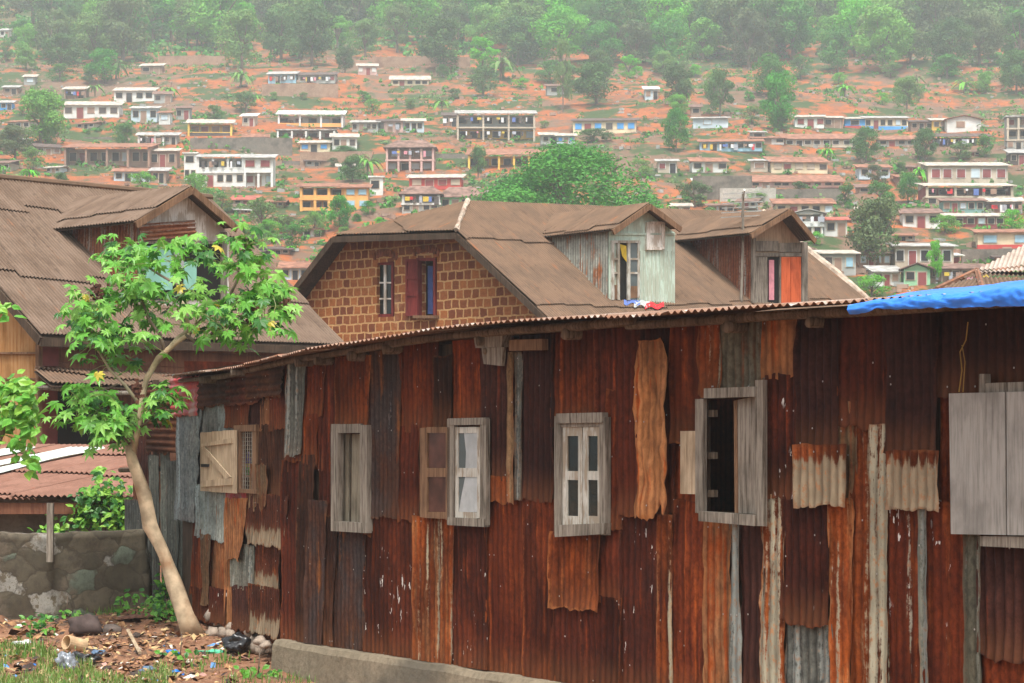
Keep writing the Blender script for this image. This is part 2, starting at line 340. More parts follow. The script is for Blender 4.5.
def sheet(wl, xtl, xtr, yt, xbl, xbr, yb, style, ly=1, amp=.0055, hz=False, rag=.022, dent=.015, lab=None, name='metal_sheet', parent=None, top=2.74, base=0.0, curl=.014, taper=0):
    global sheet_no; sheet_no += 1; sd_ = sheet_no * 7.31; rr = random.Random(sheet_no)
    xt, xb = (xtl + xtr) / 2, (xbl + xbr) / 2
    zt = top if yt is None else wl.uz(xt, yt)[1]; zb = base if yb is None else wl.uz(xb, yb)[1]
    ytr_ = yt if yt is not None else 340; ybr_ = yb if yb is not None else 640
    uTL, uTR, uBL, uBR = (wl.uz(x, y)[0] for x, y in ((xtl, ytr_), (xtr, ytr_), (xbl, ybr_), (xbr, ybr_)))
    if uTL > uTR: uTL, uTR = uTR, uTL
    if uBL > uBR: uBL, uBR = uBR, uBL
    wd = (uTR - uTL + uBR - uBL) / 2; hh = zt - zb
    if hz: nu, nv = max(6, int(wd / .05)), max(10, int(hh / .012))
    else: nu, nv = max(10, int(wd / .0095)), max(6, int(hh / .05))
    pitch = .076; ph = rr.random() * 6; ops = opens(wl) if id(wl) in OPEN else []
    off = .0125 * ly; vs = []; uv = []; ed = []; bl = rr.uniform(-1, 1) * .02
    ca, cb = rr.uniform(0, curl), rr.uniform(0, curl)
    for j in range(nv + 1):
        t = j / nv; z = zt - hh * t
        for i in range(nu + 1):
            s_ = i / nu
            uL = uTL + (uBL - uTL) * t; uR = uTR + (uBR - uTR) * t
            if taper and t < .14:
                k = (1 - t / .14) ** 2 * taper; uL += k * wd; uR -= k * wd
            e = rag * (noise.noise(Vector((sd_, z * 3.1, 0))) * 1.3 + .5 * noise.noise(Vector((sd_, z * 11, 5))))
            e2 = rag * (noise.noise(Vector((sd_ + 40, z * 3.3, 0))) * 1.3 + .5 * noise.noise(Vector((sd_, z * 11, 15))))
            u = (uL + e) * (1 - s_) + (uR + e2) * s_
            zz = z
            if j == nv: zz += rag * 2 * noise.noise(Vector((u * 7, sd_, 1))) + rag * noise.noise(Vector((u * 22, sd_, 1))) if yb is not None else 0
            if j == 0 and yt is not None: zz += rag * noise.noise(Vector((u * 8, sd_, 3)))
            if yb is not None: zz += bl * (s_ - .5) * 2 * t
            k = (z if hz else u)
            fd = noise.noise(Vector((u * 1.4, z * .8, sd_ + 2)))          # places where the ridges have been beaten flat
            n_ = off + amp * (0.75 + .5 * fd) * sin(2 * pi * k / pitch + ph)
            n_ += dent * (noise.noise(Vector((u * 3.2, z * 1.6, sd_))) + .6 * noise.noise(Vector((u * 9, z * 5, sd_)))) + dent * .35 * noise.noise(Vector((u * 22, z * 17, sd_)))
            n_ += ca * max(0, (1 - s_ * 5)) ** 2 * abs(sin(z * 2 + sd_)) + cb * max(0, (s_ * 5 - 4)) ** 2 * abs(cos(z * 2.4 + sd_))
            if yb is not None: n_ += (.012 + curl * .6) * max(0, t - .8) * 5 * abs(noise.noise(Vector((u * 3, sd_, 7)))) 
            dm = min(s_ * wd, (1 - s_) * wd, hh * (1 - t) if yb is not None else 9, hh * t if yt is not None else 9); ed.append(max(0, 1 - dm / .05)); vs.append(wl.w(u, zz, n_)); uv.append(((zz + ph * pitch / 6.2832, u) if hz else (u + ph * pitch / 6.2832, zz - zb if yb is not None else zz)))
    fs = []
    for j in range(nv):
        for i in range(nu):
            a = j * (nu + 1) + i
            if ops:
                u = (uTL + uBL) / 2 + wd * (i + .5) / nu; z = zt - hh * (j + .5) / nv
                ul = uTL + (uBL - uTL) * (j / nv); ur = uTR + (uBR - uTR) * (j / nv); u = ul + (ur - ul) * (i + .5) / nu
                if any(o[0] < u < o[1] and o[2] < z < o[3] for o in ops): continue
            fs.append((a, a + nu + 1, a + nu + 2, a + 1))
    m = MB(); m.add(vs, fs, uv)
    if not m.f: return
    for _ in range(int(2 + wd * hh * 3.2)):           # nail heads
        i, j = rr.randrange(2, nu - 1), rr.choice([1, nv // 3, nv // 2, nv - 1, rr.randrange(1, nv)]); c_ = vs[j * (nu + 1) + i] + wl.n * .008; r_ = .007
        uu_, zz_ = (c_ - wl.A).dot(wl.d), c_.z
        if any(o[0] - .02 < uu_ < o[1] + .02 and o[2] < zz_ < o[3] for o in ops): continue
        m.face([c_ + wl.d * (r_ * cos(a_)) + V(0, 0, r_ * sin(a_)) for a_ in (0, 1.05, 2.1, 3.14, 4.2, 5.2)], mi=1)
    o_ = m.build(name, [M[style], NAIL], parent or shack, label=lab, smooth=True); at_ = o_.data.attributes.new('edge', 'FLOAT', 'POINT'); at_.data.foreach_set('value', ed + [0.0] * (len(m.v) - len(ed))); return o_
S = lambda *a, **k: sheet(MW, *a, **k)
H_ = .0115
# upper tier and full-height sheets of the long wall, left to right
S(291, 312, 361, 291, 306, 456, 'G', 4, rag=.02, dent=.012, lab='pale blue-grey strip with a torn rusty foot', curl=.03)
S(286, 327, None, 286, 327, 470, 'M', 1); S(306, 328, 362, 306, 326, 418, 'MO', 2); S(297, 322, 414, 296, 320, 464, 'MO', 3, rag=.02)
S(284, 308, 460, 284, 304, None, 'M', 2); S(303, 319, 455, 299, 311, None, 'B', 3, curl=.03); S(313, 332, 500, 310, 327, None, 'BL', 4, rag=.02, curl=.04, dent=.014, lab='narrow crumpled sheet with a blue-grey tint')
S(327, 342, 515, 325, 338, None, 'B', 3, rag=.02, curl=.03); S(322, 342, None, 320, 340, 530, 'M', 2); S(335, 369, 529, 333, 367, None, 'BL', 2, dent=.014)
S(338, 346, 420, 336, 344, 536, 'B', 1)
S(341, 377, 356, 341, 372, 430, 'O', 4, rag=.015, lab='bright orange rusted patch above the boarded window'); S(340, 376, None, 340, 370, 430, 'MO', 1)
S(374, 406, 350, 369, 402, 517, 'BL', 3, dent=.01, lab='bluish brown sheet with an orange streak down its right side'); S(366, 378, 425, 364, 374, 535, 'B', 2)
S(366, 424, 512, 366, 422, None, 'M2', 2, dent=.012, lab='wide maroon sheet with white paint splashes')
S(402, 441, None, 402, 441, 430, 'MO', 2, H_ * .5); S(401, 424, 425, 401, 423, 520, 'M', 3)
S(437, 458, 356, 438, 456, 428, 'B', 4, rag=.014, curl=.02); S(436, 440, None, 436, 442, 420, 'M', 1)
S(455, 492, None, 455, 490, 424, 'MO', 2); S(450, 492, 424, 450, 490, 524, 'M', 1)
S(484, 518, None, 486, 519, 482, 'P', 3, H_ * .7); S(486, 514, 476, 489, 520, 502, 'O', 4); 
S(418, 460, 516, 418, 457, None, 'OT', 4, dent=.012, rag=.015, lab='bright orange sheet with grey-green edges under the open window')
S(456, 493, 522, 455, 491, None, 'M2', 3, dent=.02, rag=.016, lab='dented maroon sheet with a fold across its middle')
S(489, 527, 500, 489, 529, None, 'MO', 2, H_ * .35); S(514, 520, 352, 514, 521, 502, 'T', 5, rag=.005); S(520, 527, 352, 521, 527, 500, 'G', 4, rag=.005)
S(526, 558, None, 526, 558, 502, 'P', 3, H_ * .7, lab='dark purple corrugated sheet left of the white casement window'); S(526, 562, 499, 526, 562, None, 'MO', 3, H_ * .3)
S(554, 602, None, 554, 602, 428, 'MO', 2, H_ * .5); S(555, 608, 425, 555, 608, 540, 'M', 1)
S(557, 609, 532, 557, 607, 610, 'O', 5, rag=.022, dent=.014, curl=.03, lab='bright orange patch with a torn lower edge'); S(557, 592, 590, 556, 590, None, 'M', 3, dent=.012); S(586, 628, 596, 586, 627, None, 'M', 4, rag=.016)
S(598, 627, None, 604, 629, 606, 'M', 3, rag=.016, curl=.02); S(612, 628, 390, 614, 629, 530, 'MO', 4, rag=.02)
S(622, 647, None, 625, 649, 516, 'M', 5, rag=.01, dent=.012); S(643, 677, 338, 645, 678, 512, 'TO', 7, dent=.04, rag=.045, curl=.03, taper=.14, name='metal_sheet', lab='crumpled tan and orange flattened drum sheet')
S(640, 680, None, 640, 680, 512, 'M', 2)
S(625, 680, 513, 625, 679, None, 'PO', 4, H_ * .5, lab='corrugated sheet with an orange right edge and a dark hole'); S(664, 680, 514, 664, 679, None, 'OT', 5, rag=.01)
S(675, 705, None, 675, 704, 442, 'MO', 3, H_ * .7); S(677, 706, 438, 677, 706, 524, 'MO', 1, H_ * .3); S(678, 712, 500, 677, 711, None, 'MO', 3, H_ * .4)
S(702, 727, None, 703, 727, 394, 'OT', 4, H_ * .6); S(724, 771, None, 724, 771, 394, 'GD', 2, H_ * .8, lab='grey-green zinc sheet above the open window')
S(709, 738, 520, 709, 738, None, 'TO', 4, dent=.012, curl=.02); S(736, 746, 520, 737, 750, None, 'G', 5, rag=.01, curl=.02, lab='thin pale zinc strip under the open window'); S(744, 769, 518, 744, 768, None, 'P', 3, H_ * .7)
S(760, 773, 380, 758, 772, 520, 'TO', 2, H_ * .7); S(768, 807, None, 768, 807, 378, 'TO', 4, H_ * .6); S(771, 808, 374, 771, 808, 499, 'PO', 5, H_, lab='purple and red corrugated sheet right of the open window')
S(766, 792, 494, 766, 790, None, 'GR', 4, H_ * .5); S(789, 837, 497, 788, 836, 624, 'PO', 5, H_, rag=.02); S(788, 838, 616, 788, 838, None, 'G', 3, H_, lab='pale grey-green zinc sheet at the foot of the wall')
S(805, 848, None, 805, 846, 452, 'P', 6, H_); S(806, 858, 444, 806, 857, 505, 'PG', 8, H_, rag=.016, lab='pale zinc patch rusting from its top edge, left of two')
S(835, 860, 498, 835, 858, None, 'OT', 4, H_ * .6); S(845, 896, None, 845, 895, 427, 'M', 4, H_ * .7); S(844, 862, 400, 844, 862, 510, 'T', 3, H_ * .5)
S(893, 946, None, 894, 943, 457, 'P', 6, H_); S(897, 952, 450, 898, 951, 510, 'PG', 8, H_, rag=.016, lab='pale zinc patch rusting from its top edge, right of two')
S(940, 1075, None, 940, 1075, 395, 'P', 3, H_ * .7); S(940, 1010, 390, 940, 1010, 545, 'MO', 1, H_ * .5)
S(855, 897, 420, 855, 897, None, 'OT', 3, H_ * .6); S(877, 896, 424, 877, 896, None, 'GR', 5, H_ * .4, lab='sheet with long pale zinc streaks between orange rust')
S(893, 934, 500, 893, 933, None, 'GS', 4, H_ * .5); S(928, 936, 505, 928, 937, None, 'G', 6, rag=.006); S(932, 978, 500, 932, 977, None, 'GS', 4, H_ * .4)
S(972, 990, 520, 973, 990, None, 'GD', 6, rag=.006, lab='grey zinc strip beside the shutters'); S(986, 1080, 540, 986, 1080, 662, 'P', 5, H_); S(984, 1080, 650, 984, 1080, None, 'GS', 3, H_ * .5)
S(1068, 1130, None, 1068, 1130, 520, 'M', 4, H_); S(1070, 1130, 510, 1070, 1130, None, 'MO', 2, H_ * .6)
# left wing
L = lambda *a, **k: sheet(LW, *a, **k)
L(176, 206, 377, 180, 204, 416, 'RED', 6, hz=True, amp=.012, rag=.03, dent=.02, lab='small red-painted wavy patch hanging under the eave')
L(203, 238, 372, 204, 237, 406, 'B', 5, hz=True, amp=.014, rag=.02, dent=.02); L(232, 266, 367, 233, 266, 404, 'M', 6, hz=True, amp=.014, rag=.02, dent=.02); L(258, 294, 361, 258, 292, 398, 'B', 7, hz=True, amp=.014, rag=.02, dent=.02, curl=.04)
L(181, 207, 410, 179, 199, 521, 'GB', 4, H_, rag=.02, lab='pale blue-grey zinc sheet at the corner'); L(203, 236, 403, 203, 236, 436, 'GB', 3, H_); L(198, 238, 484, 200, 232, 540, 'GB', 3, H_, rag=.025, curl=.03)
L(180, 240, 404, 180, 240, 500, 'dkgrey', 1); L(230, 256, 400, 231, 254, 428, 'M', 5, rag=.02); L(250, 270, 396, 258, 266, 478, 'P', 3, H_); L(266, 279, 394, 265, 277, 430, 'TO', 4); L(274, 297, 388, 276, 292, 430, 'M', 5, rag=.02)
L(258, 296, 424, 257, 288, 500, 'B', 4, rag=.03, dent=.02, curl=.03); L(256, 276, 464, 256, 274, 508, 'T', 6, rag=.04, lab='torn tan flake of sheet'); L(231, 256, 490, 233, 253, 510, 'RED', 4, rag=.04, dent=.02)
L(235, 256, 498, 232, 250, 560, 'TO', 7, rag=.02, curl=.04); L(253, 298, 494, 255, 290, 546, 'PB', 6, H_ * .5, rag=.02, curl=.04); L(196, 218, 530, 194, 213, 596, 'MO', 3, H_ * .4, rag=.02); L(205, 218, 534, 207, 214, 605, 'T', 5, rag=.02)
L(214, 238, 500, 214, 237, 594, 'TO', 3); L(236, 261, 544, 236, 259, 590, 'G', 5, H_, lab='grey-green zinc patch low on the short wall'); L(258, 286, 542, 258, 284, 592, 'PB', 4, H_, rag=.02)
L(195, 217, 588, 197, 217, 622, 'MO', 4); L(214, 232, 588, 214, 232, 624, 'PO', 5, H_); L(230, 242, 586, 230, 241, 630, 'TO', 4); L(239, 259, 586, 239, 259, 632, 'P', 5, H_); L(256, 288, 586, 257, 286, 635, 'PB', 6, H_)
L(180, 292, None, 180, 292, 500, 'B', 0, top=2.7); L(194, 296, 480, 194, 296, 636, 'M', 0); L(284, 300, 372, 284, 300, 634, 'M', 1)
# solid backing added behind the sheets to block light, with the real openings left clear
mb = MB()
for wl, u0, u1, n0 in ((MW, 0, UE, -.03), (LW, 0, LW.len, -.03)):
    ops = opens(wl); us = sorted({u0, u1} | {o[0] for o in ops} | {o[1] for o in ops})
    for a, b in zip(us, us[1:]):
        seg = sorted([(o[2], o[3]) for o in ops if o[0] < (a + b) / 2 < o[1]]); z = -.05
        for lo, hi in seg + [(2.72, 9)]:
            mb.hexa([wl.w(*q) for q in ((a, z, n0 - .02), (b, z, n0 - .02), (b, z, n0), (a, z, n0), (a, lo, n0 - .02), (b, lo, n0 - .02), (b, lo, n0), (a, lo, n0))]); z = hi
mb.build('light_blocking_backing', M['wdark'], shack)
# closed rear and end walls
mb = MB(); ND = -3.6
def rear(p, q): mb.hexa([V(p.x, p.y, -.1), V(q.x, q.y, -.1), V(q.x + .03, q.y + .03, -.1), V(p.x + .03, p.y + .03, -.1), V(p.x, p.y, 2.85), V(q.x, q.y, 2.85), V(q.x + .03, q.y + .03, 2.85), V(p.x + .03, p.y + .03, 2.85)])
c0, c1 = LW.w(LW.len, 0, -.05), LW.w(LW.len, 0, ND); c2 = MW.w(-.6, 0, ND); c3, c4 = MW.w(UE, 0, ND), MW.w(UE, 0, -.02)
for p, q in ((c0, c1), (c1, c2), (c2, c3), (c3, c4)): rear(p, q)
mb.build('rear_wall', M['M'], shack)
# roof: front edge follows the sagging eave
ev = [(165, 376.5), (180, 375.5), (215, 371), (240, 366), (266, 360.5), (300, 351.5)]
fr = [LW.px(x, y, .26) for x, y in ev[:-1]]
em = [(298, 351.5), (340, 345), (400, 335.5), (430, 330), (470, 325.5), (520, 321.5), (600, 317.5), (640, 315.5), (700, 311.5), (760, 308), (850, 303), (1024, 292), (1140, 282.5)]
fr += [MW.px(x, y, .46) for x, y in em]
bk = []
for i, p in enumerate(fr):
    nn = LW.n if i < len(ev) - 1 else MW.n
    k = i / (len(fr) - 1)
    if i in (len(ev) - 2, len(ev) - 1): nn = (LW.n + MW.n).normalized()
    q = p - nn * 3.9; rise = .09 * 3.9 + max(0, min(1, (k - .35) / .3)) * -.03; bk.append(V(q.x, q.y, p.z + rise))
mb = MB(); arc = 0; pts = []
for (a, b, A2, B2) in zip(fr, fr[1:], bk, bk[1:]):
    L_ = (b - a).length; m = max(2, int(L_ / .0095))
    for i in range(m): t = i / m; pts.append((a.lerp(b, t), A2.lerp(B2, t), arc + L_ * t))
    arc += L_
pts.append((fr[-1], bk[-1], arc)); vs = []; uv = []; rows = [0, .012, .1, .35, .7, 1.0]
for f_, b_, s_ in pts:
    sh = floor(s_ / .68); rj = random.Random(int(sh)); o = rj.uniform(-.03, .05); lift = rj.uniform(0, .014)
    for t in rows:
        p = f_.lerp(b_, t) + V(0, 0, .011 * sin(2 * pi * s_ / .076) + lift)
        if t < .5: p += (f_ - b_).normalized() * o * (1 - t * 2)
        vs.append(p); uv.append((s_ + int(sh) * 40 * .076, t * 3.9))
nr = len(rows); fs = [(i * nr + j, i * nr + j + 1, (i + 1) * nr + j + 1, (i + 1) * nr + j) for i in range(len(pts) - 1) for j in range(nr - 1)]
mb.add(vs, fs, uv); mb.build('roof', M['roof_shack'], shack, smooth=True)
# eave poles and rafter ends
mb = MB(); mb.tube([MW.px(x, y, .14) for x, y in ((296, 360), (345, 352), (405, 341.5), (460, 335), (520, 330), (580, 326), (637, 320.5))], [.03, .033, .036, .034, .038, .036, .042], 8, rough=.35)
mb.build('eave_pole', M['wdark2'], shack, smooth=True)
mb = MB(); mb.tube([MW.px(x, y, .12) for x, y in ((628, 326), (700, 320.5), (780, 315), (860, 311), (1135, 293))], [.035, .038, .036, .04, .04], 8, rough=.3); mb.build('eave_pole', M['wdark2'], shack, smooth=True)
mb = MB(); mb.tube([LW.px(x, y, .1) for x, y in ((180, 381), (225, 376), (262, 367), (298, 359))], [.025, .03, .03, .032], 8, rough=.3); mb.build('eave_pole', M['wdark2'], shack, smooth=True)
for wl, x, y, r, n1 in ((MW, 319, 360, .045, .2), (MW, 353, 355, .05, .2), (MW, 388, 348, .05, .2), (MW, 478, 340, .045, .16), (MW, 566, 333, .05, .18), (MW, 729, 326, .045, .2), (MW, 812, 321, .04, .2), (MW, 480, 350, .03, .12), (LW, 208, 379, .045, .24), (LW, 240, 372, .04, .24), (MW, 300, 362, .04, .2)):
    mb = MB(); u, z = wl.uz(x, y, .15); mb.tube([wl.w(u, z, -.25), wl.w(u + .01, z, 0), wl.w(u + .02, z - .01, n1)], [r, r * .98, r * .9], 9, rough=.3); mb.build('rafter_end', M['wdark2'], shack, smooth=True)
mb = MB(); MW.slab(mb, [(478, 334), (508, 333), (506, 347), (480, 348)], .03, .12); MW.slab(mb, [(483, 348), (505, 347), (503, 366), (485, 364)], .08, .11); mb.build('eave_block', M['wgrey'], shack)
mb = MB(); MW.slab(mb, [(512, 340), (545, 339), (545, 350), (512, 351)], .06, .12); mb.build('eave_block', M['wbrown'], shack)
# plinth
mb = MB(); u0 = -.32; K = 60
vs = []; prf = [(-.15, -.6), (.16, -.6), (.15, -.3), (.13, -.06), (.1, -.01), (0, .0), (-.15, 0)]
for i in range(K + 1):
    u = u0 + (UE - u0) * i / K
    for n_, z_ in prf: vs.append(MW.w(u, z_ + .018 * noise.noise(Vector((u * 2, z_ * 4, 1))) * (z_ > -.1), n_ + .025 * noise.noise(Vector((u * 1.7, z_ * 5, 4)))))
m = len(prf); mb.add(vs, [(i * m + j, (i + 1) * m + j, (i + 1) * m + j + 1, i * m + j + 1) for i in range(K) for j in range(m - 1)] + [tuple(range(m)), tuple(K * m + j for j in reversed(range(m)))])
mb.build('plinth', M['plinth'], shack)
# ---- windows
def win(name, lab=None): return lab
def piece(name, wl, rects, mat, parent, label=None):
    if name in ('batten', 'brace', 'pane') and len(rects) > 1:
        for r in rects: piece(name, wl, [r], mat, parent, label)
        return
    mb = MB()
    for r in rects:
        if len(r) == 6: wl.rect(mb, *r[:4], r[4] * .66, r[5] * .66)
        else: wl.slab(mb, r[0], r[1] * .66, r[2] * .66)
    return mb.build(name, M[mat] if isinstance(mat, str) else mat, parent, label=label)
# 1 boarded narrow window
w1 = piece('window', MW, [(334, 340.5, 424, 531, .03, .13), (363, 370, 425, 531, .03, .13), (340, 363, 424, 433, .04, .12), (334.5, 369, 522, 532, .05, .14)], 'wgrey', shack, 'narrow grey window closed by two upright boards')
piece('board', MW, [([(343, 434), (350, 434), (349.5, 522), (342.5, 522)], -.03, .0)], 'wboard', w1); piece('board', MW, [([(352.8, 434), (361, 434), (361, 522), (351.8, 522)], -.02, .01)], 'wboard', w1)
# 2 open casement with a curtain
w2 = piece('window', MW, [(449, 456, 419, 525, .1, .16), (482, 488, 419, 525, .1, .16), (450, 487, 418, 425, .1, .17), (450, 487, 518, 526, .1, .17)], 'wgrey', shack, 'casement window with one leaf folded open and a white curtain')
cs = piece('casement', MW, [(455.5, 459, 427, 518, .11, .14), (478, 482, 427, 518, .11, .14), (459, 478, 427, 433, .112, .138), (459, 478, 468, 477, .112, .138), (459, 478, 512, 518, .112, .138)], 'wwhite', w2)
piece('pane', MW, [(458, 479, 432, 469, .12, .125), (458, 479, 476, 513, .12, .125)], 'pane_l', cs)
mb = MB(); vs = []
q = [(461, 478, 432), (462, 478, 455), (460, 477, 480), (463, 474, 490), (460, 479, 512)]
for x0, x1, y in [(464, 478, 433), (466, 478, 452), (465, 477, 478), (461, 478, 498), (459, 479, 512)]:
    for i in range(13): t = i / 12; vs.append(MW.px(x0 + (x1 - x0) * t, y, .087 + .004 * sin(t * 25 + y * .05)))
mb.add(vs, [(j * 13 + i, j * 13 + i + 1, (j + 1) * 13 + i + 1, (j + 1) * 13 + i) for j in range(4) for i in range(12)])
mb.build('curtain', M['cloth_w'], w2, smooth=True)
cs = piece('casement', MW, [([(421, 428), (428, 427.5), (428, 518), (421, 517)], .12, .16), ([(447, 427), (451, 427), (451, 520), (447, 520)], .12, .16), ([(428, 427), (448, 427), (448, 433), (428, 433)], .125, .155),
    ([(428, 468), (448, 468), (448, 477), (428, 477)], .125, .155), ([(428, 512), (448, 512), (448, 519), (428, 518)], .125, .155)], 'wbrown', w2, 'brown casement leaf folded back against the wall')
piece('pane', MW, [(429, 447, 433, 468, .135, .139), (429, 447, 477, 512, .135, .139)], plain('dusty_glass', (.075, .03, .022), .25, .4, 5), cs)
# 3 white double casement
w3 = piece('window', MW, [(557, 563, 416, 535, .08, .16), (602, 608, 417, 535, .08, .16), (559, 605, 413, 423, .09, .18), (563, 602, 423, 427, .09, .15)], 'wgrey', shack, 'white-painted double casement window in a grey frame')
piece('sill', MW, [([(558, 525), (608, 523), (607, 533), (582, 537), (558, 536)], .09, .19)] if False else [([(558, 525), (608, 523), (607, 534), (558, 537)], .09, .19)], 'wgrey', w3)
for x0, x1 in ((564, 583.5), (584.5, 603)):
    c = piece('casement', MW, [(x0, x0 + 4.5, 427, 525, .1, .14), (x1 - 4, x1, 427, 525, .1, .14), (x0 + 4.5, x1 - 4, 427, 436, .102, .138), (x0 + 4.5, x1 - 4, 471, 480, .102, .138), (x0 + 4.5, x1 - 4, 516, 525, .102, .138)], 'wwhite', w3)
    piece('pane', MW, [(x0 + 4, x1 - 3.5, 435, 472, .118, .122), (x0 + 4, x1 - 3.5, 479, 517, .118, .122)], 'pane', c)
# 4 open window
w4 = piece('window', MW, [(697, 705, 399, 513, .12, .17), (757.5, 765, 380, 526, .12, .18), (706, 758, 387.5, 397.5, .13, .19)], 'wgrey', shack, 'window standing open on a dark room')
piece('sill', MW, [([(701, 511), (758, 515), (757, 526), (701, 521)], .13, .2)], 'wgrey', w4)
sh = piece('shutter', MW, [([(738, 400), (758, 396), (758, 514), (739, 513)], .06, .09)], 'wgrey', w4, 'grey board shutter pulled half shut'); piece('shutter_edge', MW, [([(735.5, 401), (738.5, 400), (739.5, 513), (736.5, 513)], .05, .1)], 'wbrown', sh)
piece('batten', MW, [(705, 716, 410, 417, .0, .05), (705, 716, 452, 459, .0, .05), (705, 716, 490, 497, .0, .05)], 'wdark2', w4)
piece('patch_board', MW, [(681, 697, 431, 494, .11, .13)], 'wpale', shack, 'small pale board beside the open window')
# 5 big shutters
w5 = piece('window', MW, [(985, 1060, 382, 391.5, .1, .17), (982, 987.5, 374, 394, .1, .18)], 'wgrey', shack, 'wide window covered by two large pale grey shutters')
piece('shutter', MW, [([(950, 393.5), (1006, 392), (1007, 535), (952, 534)], .19, .22)], 'wpink', w5); piece('shutter', MW, [([(1007.6, 392), (1072, 390), (1073, 536), (1008.5, 535)], .195, .225)], 'wpink', w5)
piece('sill', MW, [([(983, 536), (1062, 537), (1062, 550), (983, 546)], .12, .2)], 'wgrey', w5)
mb = MB(); mb.tube([MW.px(x, y, .13) for x, y in ((968, 322), (966, 340), (960, 352), (962, 370), (959, 392))], .004, 5); mb.tube([MW.px(x, y, .14) for x, y in ((962, 345), (965, 362), (963, 392))], .003, 5)
mb.build('loose_wire', plain('yellow_wire', (.35, .22, .05)), shack)
# wing window: meshed opening with a board shutter swung out
w6 = piece('window', LW, [(236.5, 242, 429, 492, .05, .14), (254.5, 258, 429, 490, .05, .12), (236, 258, 425, 431.5, .05, .13), (234, 258, 489, 493, .06, .14)], 'wbrown', shack, 'small meshed window with a pale board shutter')
mb = MB()
for i in range(6): LW.rect(mb, 243 + 2.2 * i, 243.5 + 2.2 * i, 431, 490, .07, .075)
for j in range(15): LW.rect(mb, 242, 256, 433 + 4 * j, 433.5 + 4 * j, .066, .07)
mb.build('wire_mesh', M['wgrey'], w6)
sh = piece('shutter', LW, [([(201, 432.5), (212, 432), (212, 491.5), (201, 491)], .16, .185), ([(212.4, 431.5), (223, 431), (223, 492.5), (212.4, 492)], .16, .186), ([(223.4, 430.5), (236.5, 430), (236.5, 493.5), (223.4, 492.5)], .16, .184)], 'wpale', w6)
piece('brace', LW, [([(201, 444), (232, 438), (232, 443), (201, 447)], .188, .21), ([(201, 481), (232, 478), (232, 485), (201, 487)], .188, .21), ([(201, 447), (204, 446), (231, 477), (226, 479)], .188, .208)], 'wpale', sh)
piece('latch', LW, [(201, 209, 464, 467, .188, .2)], 'black', sh)
# bottle on the ledge behind the mesh
def lathe(name, c, prof_, mats, segs=14):
    mb = MB()
    for k, (prf, mi) in enumerate(prof_):
        vs = [V(c[0] + r * cos(2 * pi * j / segs), c[1] + r * sin(2 * pi * j / segs), c[2] + z) for r, z in prf for j in range(segs)]
        mb.add(vs, [(i * segs + j, i * segs + (j + 1) % segs, (i + 1) * segs + (j + 1) % segs, (i + 1) * segs + j) for i in range(len(prf) - 1) for j in range(segs)], mi=mi)
    return mb.build(name, mats, smooth=True, loc=c)
u, z = LW.uz(248, 475, -.02); bc = LW.w(u, z, -.02)
piece('ledge', LW, [(238, 258, 475, 477, -.1, .06)], 'wbrown', w6)
tag(lathe('bottle', bc, [([(0, 0), (.035, 0), (.035, .08)], 0), ([(.036, .08), (.036, .12)], 1), ([(.035, .12), (.033, .17), (.014, .21), (.014, .24), (0, .24)], 2)],
    [plain('bottle_green', (.1, .35, .05), .4), plain('bottle_label', (.4, .3, .05), .5), plain('bottle_violet', (.12, .06, .3), .4)]), 'violet and green bottle behind the wire mesh of the small window', 'bottle')
